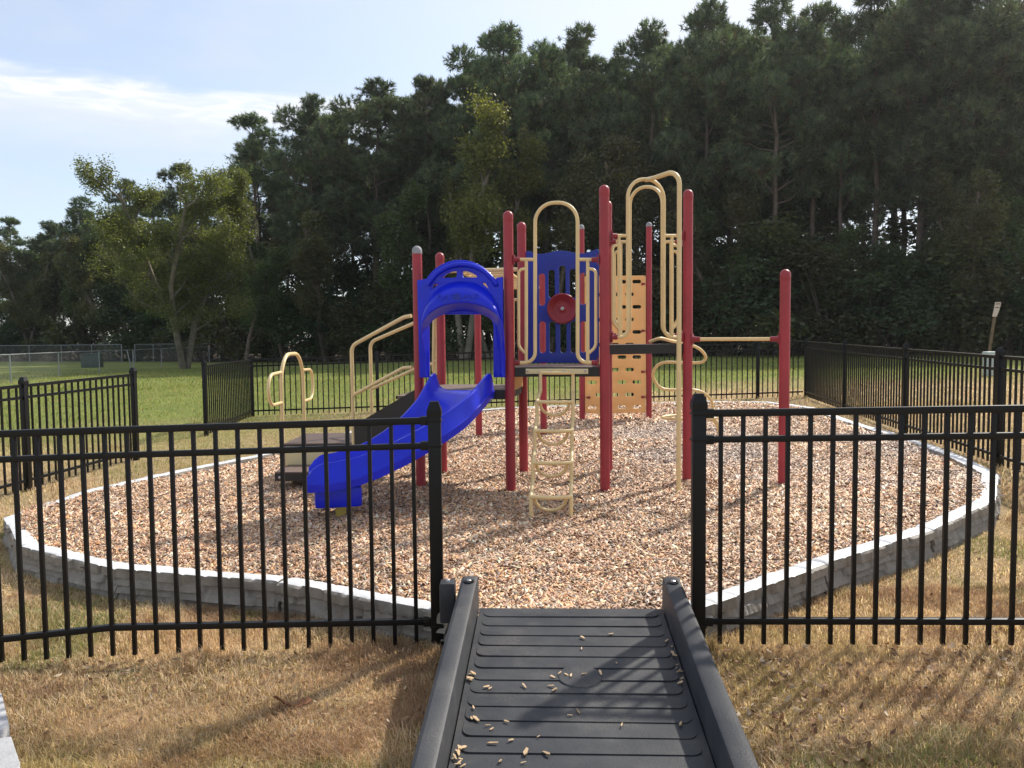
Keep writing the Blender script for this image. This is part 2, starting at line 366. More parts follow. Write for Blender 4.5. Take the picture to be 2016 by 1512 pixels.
def ground_mat():
    m = bpy.data.materials.new('lawn'); m.use_nodes = True; t = m.node_tree; n = t.nodes; l = t.links; b = n['Principled BSDF']
    b.inputs['Roughness'].default_value = .95; b.inputs['Specular IOR Level'].default_value = .1
    co = n.new('ShaderNodeTexCoord'); sp = n.new('ShaderNodeSeparateXYZ'); l.new(co.outputs['Object'], sp.inputs[0])
    def noise(s, d=6, st=None):
        q = n.new('ShaderNodeTexNoise'); q.inputs['Scale'].default_value = s; q.inputs['Detail'].default_value = d; q.inputs['Roughness'].default_value = .65
        if st:
            mp = n.new('ShaderNodeMapping'); mp.inputs['Scale'].default_value = st; l.new(co.outputs['Object'], mp.inputs[0]); l.new(mp.outputs[0], q.inputs['Vector'])
        else: l.new(co.outputs['Object'], q.inputs['Vector'])
        return q.outputs[0]
    def ma(op, a, b_=None):
        q = n.new('ShaderNodeMath'); q.operation = op
        for i, v in enumerate((a, b_)):
            if v is None: continue
            if isinstance(v, (int, float)): q.inputs[i].default_value = v
            else: l.new(v, q.inputs[i])
        return q.outputs[0]
    def ss(v, a, b_):
        q = n.new('ShaderNodeMapRange'); q.interpolation_type = 'SMOOTHSTEP'; l.new(v, q.inputs[0]); q.inputs[1].default_value = a; q.inputs[2].default_value = b_; return q.outputs[0]
    def mixc(f, a, b_):
        q = n.new('ShaderNodeMix'); q.data_type = 'RGBA'; l.new(f, q.inputs['Factor'])
        for k, v in (('A', a), ('B', b_)):
            if isinstance(v, tuple): q.inputs[k].default_value = (*v, 1)
            else: l.new(v, q.inputs[k])
        return q.outputs['Result']
    fine = noise(28, 8); mid = noise(2.3, 6); big = noise(.28, 5); huge = noise(.1, 4)
    dry = mixc(ss(mid, .35, .65), (.47, .34, .20), (.36, .28, .14)); dry = mixc(ss(fine, .42, .75), dry, (.20, .125, .07))
    green = mixc(ss(big, .35, .62), (.155, .195, .05), (.215, .24, .065)); green = mixc(ss(mid, .5, .78), green, (.25, .225, .10)); green = mixc(ss(fine, .5, .75), green, (.09, .105, .035))
    # green starts nearer on the left than on the right
    edge = ma('ADD', sp.outputs[1], ma('MULTIPLY', sp.outputs[0], -.55)); edge = ma('ADD', edge, ma('MULTIPLY', ma('SUBTRACT', big, .5), 16)); edge = ma('ADD', edge, ma('MULTIPLY', ma('SUBTRACT', mid, .5), 4))
    g = ss(edge, 13.5, 20)
    c = mixc(g, dry, green)
    # leaf litter under the wood, far off
    fl = ma('ADD', sp.outputs[1], ma('MULTIPLY', sp.outputs[0], .34)); fl = ma('ADD', fl, ma('MULTIPLY', ma('SUBTRACT', big, .5), 3))
    c = mixc(ss(fl, 53.5, 56), c, (.06, .04, .025))
    l.new(c, b.inputs['Base Color'])
    bp = n.new('ShaderNodeBump'); bp.inputs['Strength'].default_value = .8; bp.inputs['Distance'].default_value = .03; l.new(fine, bp.inputs['Height']); l.new(bp.outputs[0], b.inputs['Normal'])
    return m
M_ground = ground_mat()
M_bed = mat('damp_chip_base', (.10, .065, .045), .95, .5, 30, .6, 60)

# ------------------------------------------------------------------ the ground
gx = np.concatenate([-np.geomspace(320, 12, 22), np.linspace(-11, 11, 60), np.geomspace(12, 320, 22)])
gy = np.concatenate([-np.geomspace(80, 3, 8), np.linspace(-2, 22, 80), np.geomspace(23, 380, 30)])
XX, YY = np.meshgrid(gx, gy); near = np.clip(1 - np.hypot(XX, YY) / 80, 0, 1)
ZZ = zg(XX, YY) + near * .03 * (fbm(XX * .9, YY * .9, 3) - .5)
nx_, ny_ = len(gx), len(gy); idx = np.arange(nx_ * ny_).reshape(ny_, nx_)
Fq = np.stack([idx[:-1, :-1], idx[:-1, 1:], idx[1:, 1:], idx[1:, :-1]], -1).reshape(-1, 4)
tag(link('ground', arrays_mesh('ground', np.stack([XX, YY, ZZ], -1).reshape(-1, 3), [Fq], M_ground, smooth=True)), kind='structure')

# ------------------------------------------------------------------ play area: border outline and chip bed
BPX = [(876, 1203), (700, 1163), (535, 1140), (370, 1128), (208, 1114), (80, 1085), (10, 1056), (17, 1003), (128, 974), (218, 948), (317, 928), (437, 907), (545, 884), (675, 850),
       (800, 823), (950, 803), (1150, 796), (1390, 788), (1500, 789), (1590, 797), (1640, 814), (1699, 833), (1760, 850), (1833, 871), (1885, 891), (1948, 917), (1987, 960),
       (1930, 998), (1793, 1057), (1602, 1115), (1395, 1190), (1368, 1200)]
OUT = [on_ground(x, y, .20) for x, y in BPX]; OUT = [Vector((p.x, p.y, 0)) for p in OUT]
OC = catmull(OUT, 6)
def inset(poly, d):
    """move an open outline towards the inside (its left-hand centre)"""
    o = []
    for i, p in enumerate(poly):
        t = (poly[min(i + 1, len(poly) - 1)] - poly[max(i - 1, 0)]).normalized(); o.append(p + Vector((t.y, -t.x, 0)) * d)
    return o
cen = sum((p for p in OC), Vector()) / len(OC)
sgn = 1 if (inset(OC, .1)[len(OC) // 2] - cen).length < (OC[len(OC) // 2] - cen).length else -1
INN = inset(OC, sgn * .13)
BPOLY = np.array([(p.x, p.y) for p in INN] + [(INN[-1].x - .0, 3.84), (INN[0].x, 3.84)])
def inside(px, py, poly=BPOLY):
    c = np.zeros(px.shape, bool); n = len(poly); j = n - 1
    for i in range(n):
        xi, yi = poly[i]; xj, yj = poly[j]
        if yi != yj: c ^= ((yi > py) != (yj > py)) & (px < (xj - xi) * (py - yi) / (yj - yi) + xi)
        j = i
    return c
OPOLY = np.array([(p.x, p.y) for p in OC])
CHIP = .155
def chip_z(X, Y):
    return zg(X, Y) + CHIP + .08 * (fbm(np.asarray(X) * .8, np.asarray(Y) * .8, 11) - .5) + .045 * (fbm(np.asarray(X) * 2.6, np.asarray(Y) * 2.6, 15) - .5)
# base sheet under the loose chips
bx = np.arange(-5.2, 6.4, .12); by = np.arange(3.7, 16.4, .12); XX, YY = np.meshgrid(bx, by); ZZ = chip_z(XX, YY) - .012
idx = np.arange(XX.size).reshape(XX.shape); Fq = np.stack([idx[:-1, :-1], idx[:-1, 1:], idx[1:, 1:], idx[1:, :-1]], -1).reshape(-1, 4)
mid = np.stack([XX, YY], -1).reshape(-1, 2)[Fq].mean(1); BIGP = np.array([(p.x, p.y) for p in inset(OC, sgn * .07)] + [(INN[-1].x, 3.8), (INN[0].x, 3.8)])
Fq = Fq[inside(mid[:, 0], mid[:, 1], BIGP)]
tag(link('chip_bed', arrays_mesh('chip_bed', np.stack([XX, YY, ZZ], -1).reshape(-1, 3), [Fq], M_bed, smooth=True)), kind='structure')

rs = np.random.RandomState(5)
CHIP_COLS = np.array([(.68, .46, .27), (.80, .61, .42), (.52, .30, .16), (.64, .42, .28), (.33, .20, .13), (.88, .78, .63), (.36, .295, .25), (.50, .41, .34), (.66, .37, .16), (.14, .09, .065)])
CHIP_P = np.array([.17, .16, .12, .13, .09, .09, .07, .07, .05, .05])
def chips(n, xmin, xmax, ymin, ymax, size, tilt=.42):
    x = rs.uniform(xmin, xmax, n); y = rs.uniform(ymin, ymax, n); k = inside(x, y); x, y = x[k], y[k]; n = len(x)
    big = rs.rand(n) ** 3; ln = (rs.uniform(.35, 1.1, n) + .9 * big) * .040 * size; wd = (rs.uniform(.35, 1.1, n) + .6 * big) * .016 * size; th = rs.uniform(.5, 1.3, n) * .0042 * size
    yaw = rs.uniform(0, 2 * np.pi, n); a = rs.normal(0, tilt, n); b = rs.normal(0, tilt, n)
    z = chip_z(x, y) + rs.uniform(-.006, .014, n)
    e1 = np.stack([np.cos(yaw) * np.cos(a), np.sin(yaw) * np.cos(a), np.sin(a)], -1)
    e2 = np.stack([-np.sin(yaw) * np.cos(b), np.cos(yaw) * np.cos(b), np.sin(b)], -1); e3 = np.cross(e1, e2)
    e3 /= np.linalg.norm(e3, axis=1, keepdims=True)
    sg = np.array([(-1, -1, -1), (1, -1, -1), (1, 1, -1), (-1, 1, -1), (-1, -1, 1), (1, -1, 1), (1, 1, 1), (-1, 1, 1)], float)
    j = 1 + rs.uniform(-.55, .15, (n, 4, 2)); j = np.concatenate([j, j], 1)
    V = np.stack([x, y, z], -1)[:, None] + (sg[None, :, 0] * j[:, :, 0] * ln[:, None] / 2)[..., None] * e1[:, None] + (sg[None, :, 1] * j[:, :, 1] * wd[:, None] / 2)[..., None] * e2[:, None] + (sg[None, :, 2] * th[:, None] / 2)[..., None] * e3[:, None]
    c = CHIP_COLS[rs.choice(len(CHIP_COLS), n, p=CHIP_P)] * np.array([[1.1, 1.0, .93]]) * rs.uniform(.7, 1.18, (n, 1)) * rs.uniform(.94, 1.06, (n, 3))
    patch = fbm(x * .55, y * .55, 21)[:, None]; grey = c.mean(1, keepdims=True) * np.array([[1.0, .93, .88]])
    wgt = np.clip((patch - .52) * 2.4, 0, .5); c = c * (1 - wgt) + grey * wgt * .92
    tone = fbm(x * 1.3 + 3, y * 1.3, 27)[:, None]; c = c * (.78 + .48 * tone); dk = (rs.rand(n, 1) < .13); c = np.where(dk, c * .45, c); c = np.clip(c, 0, .93)
    return V.reshape(-1, 3), np.repeat(c, 8, 0), n
VV, CC, nt_ = [], [], 0
for args in ((250000, -5, 5.3, 3.8, 6.0, 1.0), (210000, -5, 5.6, 6.0, 8.6, 1.12), (130000, -5, 6, 8.6, 11.5, 1.35), (90000, -4.5, 6.2, 11.5, 16, 1.8)):
    v, c, n = chips(*args); VV.append(v); CC.append(c); nt_ += n
base = (np.arange(nt_) * 8)[:, None, None]
Fc = (base + np.array([(4, 5, 6, 7), (0, 1, 5, 4), (1, 2, 6, 5), (2, 3, 7, 6), (3, 0, 4, 7)])[None]).reshape(-1, 4)
tag(link('wood_chips', arrays_mesh('wood_chips', np.concatenate(VV), [Fc], M_chip, np.concatenate(CC))), 'tan and brown wood chips covering the play area', 'wood chips', kind='stuff')
print('chips', nt_)

# border blocks: each a moulded strip about 1.2 m long with a ledge-stone face
cum = [0.0]
for a, b in zip(OC, OC[1:]): cum.append(cum[-1] + (b - a).length)
def along(s):
    s = max(0, min(cum[-1] - 1e-6, s)); i = max(k for k in range(len(cum)) if cum[k] <= s); i = min(i, len(OC) - 2); f = (s - cum[i]) / max(1e-9, cum[i + 1] - cum[i])
    p = OC[i].lerp(OC[i + 1], f); t = (OC[min(i + 2, len(OC) - 1)] - OC[max(i - 1, 0)]).normalized(); return p, Vector((t.y, -t.x, 0)) * sgn
NB = 26; SL = cum[-1] / NB
def border_block(k, label):
    r = np.random.RandomState(100 + k); nx, s0, s1 = 90, k * SL + .006, (k + 1) * SL - .006
    rows = [0, .19, .215, .39, .415, .58, .605, .78, .805, 1.0]
    # ledge stones: each course broken at random lengths, each stone with its own reveal
    def course():
        e = [0.]; 
        while e[-1] < 1: e.append(e[-1] + r.uniform(.09, .30))
        return e, r.uniform(-.017, .017, len(e))
    courses = [course() for _ in range(5)]
    nb = 7; bw = r.uniform(-.006, .006, nb + 1); bh = r.uniform(-.004, .004, nb + 1)
    V = []; ring = 0; pa_, pb_ = along(s0)[0], along(s1)[0]; tt_ = (pb_ - pa_).normalized(); nr_ = Vector((tt_.y, -tt_.x, 0)) * sgn
    for i in range(nx + 1):
        u = i / nx; p = pa_.lerp(pb_, u); nrm = nr_; z0 = float(zg(p.x, p.y)); prof = []
        blk = min(nb, int(u * nb)); ph = (u * nb) % 1; notch = .006 * math.exp(-(min(ph, 1 - ph) / .07) ** 2)
        for jj, v in enumerate(rows):
            ci = min(4, jj // 2); e, dd = courses[ci]; q = max(a for a in range(len(e)) if e[a] <= u + 1e-9)
            out = dd[q] + r.uniform(-.0035, .0035) - (.007 if min(abs(u - e[q]), abs(u - e[min(q + 1, len(e) - 1)])) < .012 else 0) - (.016 if jj in (1, 3, 5, 7) else 0)
            prof.append((out + .01 * (1 - v), -.06 + v * (.235 + bh[blk] * .5 - notch * .5)))
        ht = .18 + bh[blk] - notch
        prof += [(-.008 + bw[blk], ht + .008), (-.04, ht + .013), (-.09, ht + .011), (-.125 - bw[blk], ht + .004), (-.134, ht - .02), (-.134, -.02)]
        for (o, z) in prof: V.append((p.x - nrm.x * o, p.y - nrm.y * o, z0 + z))
        ring = len(prof)
    F = []
    for i in range(nx):
        for j in range(ring - 1): F.append((i * ring + j, (i + 1) * ring + j, (i + 1) * ring + j + 1, i * ring + j + 1))
    F.append(tuple(range(ring))); F.append(tuple(nx * ring + j for j in range(ring - 1, -1, -1)))
    nf = len(rows); m = MB(); m.add(V, F); m.m = [1 if (fi < nx * (ring - 1) and nf <= fi % (ring - 1) < nf + 3) else 0 for fi in range(len(F))]; p, _ = along((s0 + s1) / 2); o = m.build('border_block', [M_stone_shade, M_stone_lit], origin=(p.x, p.y, float(zg(p.x, p.y))), smooth=30); o.location = (p.x, p.y, float(zg(p.x, p.y)))
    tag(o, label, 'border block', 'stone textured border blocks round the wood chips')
ORD = ['first', 'second', 'third', 'fourth', 'fifth', 'sixth', 'seventh', 'eighth', 'ninth', 'tenth', 'eleventh', 'twelfth', 'thirteenth']
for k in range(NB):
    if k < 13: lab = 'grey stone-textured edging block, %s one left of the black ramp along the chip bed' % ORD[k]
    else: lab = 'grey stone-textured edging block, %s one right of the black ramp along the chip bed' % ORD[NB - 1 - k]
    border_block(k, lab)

# ------------------------------------------------------------------ grass blades
def blades(n, xmin, xmax, ymin, ymax, ln, wd, seed, xy=None):
    r = np.random.RandomState(seed); x = r.uniform(xmin, xmax, n); y = r.uniform(ymin, ymax, n)
    if xy is not None: x, y = xy
    vis = (np.abs(x) < .72 * y + .4) & ~inside(x, y, np.vstack([OPOLY, [[OPOLY[-1][0], 3.7], [OPOLY[0][0], 3.7]]])) & ~((x > -.37) & (x < .86) & (y < 3.9) & (y > 1.2))
    dens = fbm(x * 1.7, y * 1.7, 31); vis &= r.rand(n) < (.35 + 1.1 * dens) * np.clip((50 - y) / 14, 0, 1)
    x, y = x[vis], y[vis]; n = len(x); yaw = r.uniform(0, 2 * np.pi, n); lean = np.abs(r.normal(.5, .5, n)); L_ = ln * r.uniform(.45, 1.35, n) * (.35 + 1.3 * fbm(x * 2.6, y * 2.6, 33)); W_ = wd * r.uniform(.6, 1.4, n)
    z = zg(x, y) + np.clip(1 - np.hypot(x, y) / 80, 0, 1) * .03 * (fbm(x * .9, y * .9, 3) - .5) - .004 + (.05 * np.clip(fbm(x * 4.5, y * 4.5, 53) - .42, 0, 1) if ymax < 5 else 0)
    d = np.stack([np.cos(yaw) * np.sin(lean), np.sin(yaw) * np.sin(lean), np.cos(lean)], -1); s = np.stack([-np.sin(yaw), np.cos(yaw), 0 * yaw], -1)
    P = np.stack([x, y, z], -1); mid = P + d * (L_ * .55)[:, None]; tip = P + d * L_[:, None] + np.stack([np.cos(yaw) * L_ * .3, np.sin(yaw) * L_ * .3, -L_ * .12], -1)
    V = np.stack([P - s * W_[:, None] / 2, P + s * W_[:, None] / 2, mid + s * W_[:, None] * .4, tip, mid - s * W_[:, None] * .4], 1)
    straw = np.array([.90, .75, .53]); tan = np.array([.78, .58, .39]); olive = np.array([.40, .33, .13]); grn = np.array([.17, .23, .055]); brown = np.array([.32, .18, .11])
    pn = fbm(x * .8, y * .8, 41); pn2 = fbm(x * 2.2 + 9, y * 2.2, 43); q = r.rand(n)
    edge = y - .55 * x + (fbm(x * .28, y * .28, 45) - .5) * 14; g = np.clip((edge - 12) / 8, 0, 1)
    base = np.where((q < .36)[:, None], straw, np.where((q < .62)[:, None], tan, np.where((q < .84)[:, None], olive, brown)))
    ow = np.clip((pn - .50) * 2.6, 0, .6)[:, None]; base = base * (1 - ow) + olive * 1.15 * ow
    bw = np.clip((pn2 - .55) * 3, 0, .6)[:, None]; base = base * (1 - bw) + tan * bw; dk = np.clip((fbm(x * 2.3, y * 3.4 + 7, 49) - .56) * 5, 0, .6)[:, None]; base = base * (1 - dk) + brown * dk
    gs = np.clip((fbm(x * 1.1 + 4, y * 1.1, 47) - .66) * 8, 0, 1) * (r.rand(n) < .6)
    base = base * (1 - gs[:, None] * .8) + grn * gs[:, None] * .8
    far = 1.18 * np.where((q < .45)[:, None], grn * .95, np.where((q < .75)[:, None], np.array([.23, .24, .07]), np.array([.34, .30, .13])))
    col = base * (1 - g[:, None]) + far * g[:, None]; col = col * r.uniform(.75, 1.2, (n, 1))
    return V.reshape(-1, 3), np.repeat(col, 5, 0), n
def tufts(n, seed):
    r = np.random.RandomState(seed); i = r.randint(0, len(OC) - 1, n); f = r.rand(n); ox = np.array([p.x for p in OC]); oy = np.array([p.y for p in OC])
    tx_ = ox[i + 1] - ox[i]; ty_ = oy[i + 1] - oy[i]; ll = np.hypot(tx_, ty_) + 1e-9; q_ = np.abs(r.normal(0, .06, n)) + .012
    return ox[i] + tx_ * f - ty_ / ll * -sgn * -q_ * -1, oy[i] + ty_ * f + tx_ / ll * -sgn * -q_ * -1
VV, CC, nb_ = [], [], 0
for a in ((330000, -3.2, 3.2, 2.4, 4.6, .043, .0030, 1), (190000, -5, 5, 4.2, 7.2, .04, .0042, 2), (150000, -9, 9, 7, 15, .06, .0065, 3), (120000, -18, 16, 14, 30, .075, .012, 4), (80000, -32, 26, 27, 47, .10, .022, 5)):
    v, c, n = blades(*a); VV.append(v); CC.append(c); nb_ += n
v, c, n = blades(45000, 0, 0, 0, 0, .095, .0042, 6, tufts(45000, 7)); VV.append(v); CC.append(c); nb_ += n
b5 = (np.arange(nb_) * 5)[:, None]
Vb = np.concatenate(VV); Fq = b5 + np.array([[0, 1, 2, 4]]); Ft = b5 + np.array([[4, 2, 3]])
tag(link('grass', arrays_mesh('grass', Vb, [Fq, Ft], M_blade, np.concatenate(CC))), 'short dry tan grass with olive patches round the play area', 'grass', kind='stuff')

# fallen leaves and chaff on the near grass
def leaf_litter():
    r = np.random.RandomState(9); P = []
    def zone(n, x0, x1, y0, y1, s): P.append(np.stack([r.uniform(x0, x1, n), r.uniform(y0, y1, n), np.full(n, s)], -1))
    zone(150, -2.6, -.45, 3.55, 3.88, .014); zone(240, .9, 2.6, 3.35, 3.75, .016); zone(300, .84, 1.35, 2.5, 3.8, .017); zone(330, .9, 2.6, 2.9, 3.7, .013); zone(160, -2.4, -.42, 3.0, 3.85, .013); zone(45, -2.2, -.4, 2.6, 3.6, .017); zone(70, .8, 2.3, 2.6, 3.6, .018); zone(70, -3.2, 3.6, 4, 5.6, .015)
    zone(1500, -2.4, 2.4, 2.5, 3.9, .008)
    P = np.concatenate(P); P = P[~((P[:, 0] > -.38) & (P[:, 0] < .84) & (P[:, 1] < 3.9))]; k = inside(P[:, 0], P[:, 1], OPOLY); P = P[~k]; n = len(P)
    yaw = r.uniform(0, 2 * np.pi, n); a = r.normal(0, .5, n); b = r.normal(0, .5, n); s = P[:, 2] * r.uniform(.4, 1.6, n)
    e1 = np.stack([np.cos(yaw) * np.cos(a), np.sin(yaw) * np.cos(a), np.sin(a)], -1); e2 = np.stack([-np.sin(yaw) * np.cos(b), np.cos(yaw) * np.cos(b), np.sin(b)], -1)
    c = np.stack([P[:, 0], P[:, 1], zg(P[:, 0], P[:, 1]) + .024], -1); up = np.array([0, 0, 1.])
    prof = [(-1, 0, .1), (-.4, .42, .0), (.3, .38, 0), (1.1, 0, .22), (.3, -.38, .05), (-.4, -.42, .05)]
    V = np.stack([c + e1 * (s * p)[:, None] + e2 * (s * q)[:, None] + up * (s * h)[:, None] for p, q, h in prof], 1)
    cols = np.array([(.24, .13, .07), (.33, .19, .10), (.16, .09, .055), (.40, .28, .17), (.52, .42, .30)])
    cc = cols[r.choice(5, n, p=[.3, .24, .22, .16, .08])] * r.uniform(.7, 1.2, (n, 1))
    i6 = (np.arange(n) * 6)[:, None]
    tag(link('leaf_litter', arrays_mesh('leaf_litter', V.reshape(-1, 3), [i6 + np.array([[0, 1, 2, 3]]), i6 + np.array([[0, 3, 4, 5]])], M_litter, np.repeat(cc, 6, 0))), 'brown fallen leaves and chaff along the fence line and ramp', 'leaf litter', kind='stuff')
leaf_litter()

# one big curled dead leaf on the grass at the left
g = on_ground(578, 1395); m = MB(); r_ = random.Random(4)
for k in range(7):
    a = r_.uniform(-.6, 3.6); ln = r_.uniform(.05, .11); d = Vector((math.cos(a), math.sin(a) * .6, r_.uniform(.1, .7))).normalized(); s = Vector((-d.y, d.x, .2)).normalized()
    p = g + Vector((0, 0, .012)); q = [p, p + d * ln * .35 + s * .018, p + d * ln * .8 + s * .012 + Vector((0, 0, .012)), p + d * ln + Vector((0, 0, -.004)), p + d * ln * .7 - s * .016, p + d * ln * .3 - s * .014]
    q2 = [v - Vector((0, 0, .0025)) for v in q]
    m.add(q + q2, [(0, 1, 2, 3), (0, 3, 4, 5), (9, 8, 7, 6), (11, 10, 9, 6)] + [(i, i + 6, (i + 1) % 6 + 6, (i + 1) % 6) for i in range(6)])
M_dead = mat('red_brown_dead_leaf', (.27, .12, .055), .8, .3, 30)
tag(m.build('dead_leaf', M_dead, origin=g), 'curled red-brown dead leaf lying on dry grass left of the ramp', 'dead leaf').location = g

# ------------------------------------------------------------------ pale concrete slabs at the lower left corner
for k, (pp, lab) in enumerate(([[(-60, 1322), (2, 1338), (8, 1362), (17, 1398), (2, 1410), (-60, 1424)], 'pale concrete edging slab at the left picture edge, the farther of two'],
                               [[(-60, 1436), (0, 1424), (21, 1421), (29, 1445), (38, 1470), (37, 1486), (16, 1512), (-60, 1540)], 'pale concrete edging slab at the left picture edge, the nearer of two'])):
    pts = [at_z(x, y, .10) for x, y in pp]; c = sum(pts, Vector()) / len(pts); rp = round_poly([(p.x - c.x, p.y - c.y) for p in pts], .02, 4)
    n = len(rp); m = MB(); rings = []
    for ins, z in ((0, -.0), (0, .09), (.006, .098), (.014, .10)):
        rings.append([Vector((q[0] * (1 - ins / .2), q[1] * (1 - ins / .2), z)) for q in rp])
    V = [v for rg in rings for v in rg]; F = [(i * n + j, i * n + (j + 1) % n, (i + 1) * n + (j + 1) % n, (i + 1) * n + j) for i in range(3) for j in range(n)] + [tuple(3 * n + j for j in range(n)), tuple(range(n - 1, -1, -1))]
    m.add(V, F); o = m.build('concrete_slab', M_white_conc); o.location = (c.x, c.y, float(zg(c.x, c.y)) - .015); tag(o, lab, 'concrete slab', 'pale concrete slabs at the left')

# ------------------------------------------------------------------ the black ramp
RX0, RX1 = -.173, .728            # inner edges of its deck at the far end
RD = Vector((.045, 1, 0)).normalized(); RN = Vector((RD.y, -RD.x, 0))
FAR = Vector(((RX0 + RX1) / 2, 3.85, .225)); RLEN = 2.3; RW = RX1 - RX0
def rp(u, s, dz=0.):              # u across (metres from centre), s back from the far end along the slope
    z = FAR.z - .205 * s / RLEN
    return Vector((FAR.x, FAR.y, 0)) - RD * s + RN * u + Vector((0, 0, z + dz))
ramp = thing('ramp', 'black moulded plastic access ramp leading through the fence opening onto the wood chips', 'ramp', (FAR.x, FAR.y - 1.2, 0))
def rl(m): m.v = [tuple(Vector(v) - ramp.location) for v in m.v]; return m
m = MB(); hw = RW / 2
m.add([rp(-hw, 0), rp(hw, 0), rp(hw, RLEN), rp(-hw, RLEN), rp(-hw, 0, -.22), rp(hw, 0, -.22), rp(hw, RLEN, -.02), rp(-hw, RLEN, -.02)],
      [(0, 1, 2, 3), (4, 7, 6, 5), (0, 4, 5, 1), (2, 6, 7, 3), (0, 3, 7, 4), (1, 5, 6, 2)])
rdk = rl(m).build('ramp_deck', M_ramp, ramp)
m = MB(); ns = 18; pitch_ = .0985
for k in range(ns):               # overlapping raised treads, each with rounded near corners
    s0 = .006 + k * pitch_; s1 = s0 + pitch_ - .004
    if k == 0: s0 = .002
    out = [(-hw + .026, s0)] + [(hw - .026, s0)]
    for j in range(7):
        a = math.pi / 2 * j / 6; out.append((hw - .066 + .04 * math.cos(a), s1 - .04 + .04 * math.sin(a)))
    for j in range(7):
        a = math.pi / 2 * j / 6; out.append((-hw + .066 - .04 * math.sin(a), s1 - .04 + .04 * math.cos(a)))
    n = len(out)
    def hz(s): return .0010 + .0045 * (s - s0) / (s1 - s0)
    top = [rp(u, s, hz(s) + .0016 * math.sin(u * 5 + k)) for u, s in out]; bot = [rp(u, s, -.003) for u, s in out]
    m.add(top + bot, [tuple(range(n))] + [(i, i + n, (i + 1) % n + n, (i + 1) % n) for i in range(n)])
tr_ = rl(m).build('treads', M_ramp, ramp, smooth=25)
m = MB()                          # a low round boss moulded in the middle
m.lathe(rp(.02, .66, .003), [(.092, 0), (.088, .0038), (.08, .0045), (.0, .0047)], 28, axis=(0, -.09, 1)); rl(m).build('boss', M_ramp, ramp)
for sd in (-1, 1):
    m = MB(); pr = [(0, -.02), (0, .125), (.006, .14), (.018, .147), (.07, .147), (.084, .138), (.092, .11), (.115, -.2)]
    k = 9; V = []
    for i in range(k + 1):
        s = -.03 + (RLEN + .03) * i / k
        if i == 0: s = -.035
        for (o, z) in pr: V.append(rp(sd * (hw + .006 + o), s, z if z > -.1 else z + .14 * max(0, s) / RLEN))
    q = len(pr); F = [(i * q + j, i * q + j + 1, (i + 1) * q + j + 1, (i + 1) * q + j) for i in range(k) for j in range(q - 1)] + [tuple(range(q)), tuple(k * q + j for j in range(q))]
    m.add(V, F); rail = rl(m).build('side_rail', M_ramp, ramp, smooth=32)
    m = MB(); c = rp(sd * (hw + .048), .035, .1475); m.lathe(c, [(.028, 0), (.027, .004), (.02, .004), (.018, -.0)], 18); rl(m).build('stake_socket', M_black, rail)
    m = MB(); m.lathe(c, [(.013, 0), (.013, .008), (.006, .012)], 8); rl(m).build('bolt', M_steel, rail)
m = MB(); c = rp(-(hw + .15), .06, .06); m.box(c, (.075, .085, .2), bevel=.012); br = rl(m).build('bracket', M_ramp, ramp)
m = MB(); m.lathe(c + Vector((0, 0, .1)), [(.013, 0), (.012, .007), (.005, .011)], 8); rl(m).build('bolt', M_steel, br)
# loose chips lying on it
m = MB(); V = []; chip0 = None
rr = random.Random(12)
def chip_mesh():
    q = MB(); b = [(-.021, -.003), (.008, -.0075), (.020, -.001), (.012, .007), (-.016, .006)]; nn_ = 5
    q.add([(x, y, .0) for x, y in b] + [(x * .95, y * .93, .003 + .0015 * (x > 0)) for x, y in b], [tuple(range(4, -1, -1)), tuple(range(5, 10))] + [(i, (i + 1) % 5, (i + 1) % 5 + 5, i + 5) for i in range(5)]); return q
M_chiplight = mat('pale_wood_chip', (.62, .43, .25), .75, .2, 60)
_t = M_chiplight.node_tree; _b = _t.nodes['Principled BSDF']; _h = _t.nodes.new('ShaderNodeHueSaturation'); _o = _t.nodes.new('ShaderNodeObjectInfo'); _m = _t.nodes.new('ShaderNodeMapRange'); _m.inputs[3].default_value = .55; _m.inputs[4].default_value = 1.2
_t.links.new(_o.outputs['Random'], _m.inputs[0]); _t.links.new(_m.outputs[0], _h.inputs['Value']); _t.links.new(_b.inputs['Base Color'].links[0].from_socket, _h.inputs['Color']); _t.links.new(_h.outputs[0], _b.inputs['Base Color'])
spots = [(1147, 1255), (1203, 1248), (1145, 1277), (1214, 1305), (1124, 1330), (1115, 1328), (1102, 1325), (1088, 1332), (1182, 1324), (1150, 1327), (1032, 1350), (965, 1355), (958, 1352), (1085, 1350), (1092, 1358), (1224, 1427), (1340, 1425),
         (960, 1428), (968, 1435), (997, 1420), (932, 1393), (928, 1414), (910, 1387), (970, 1463), (1006, 1457), (1035, 1480), (1076, 1483), (985, 1498), (1030, 1501), (1060, 1450), (895, 1427), (937, 1415), (1122, 1408), (1138, 1400)]
for i in range(18): spots.append((rr.gauss(924, 6) - .0 * i, rr.choice((1262, 1270, 1278, 1310, 1325, 1330, 1338)) + rr.uniform(-4, 4)))
for i in range(14): spots.append((rr.gauss(897, 9), rr.uniform(1470, 1510)))
for i in range(16):
    y = rr.uniform(1235, 1345); spots.append((1312 + (y - 1235) * .30 + rr.gauss(0, 4), y))
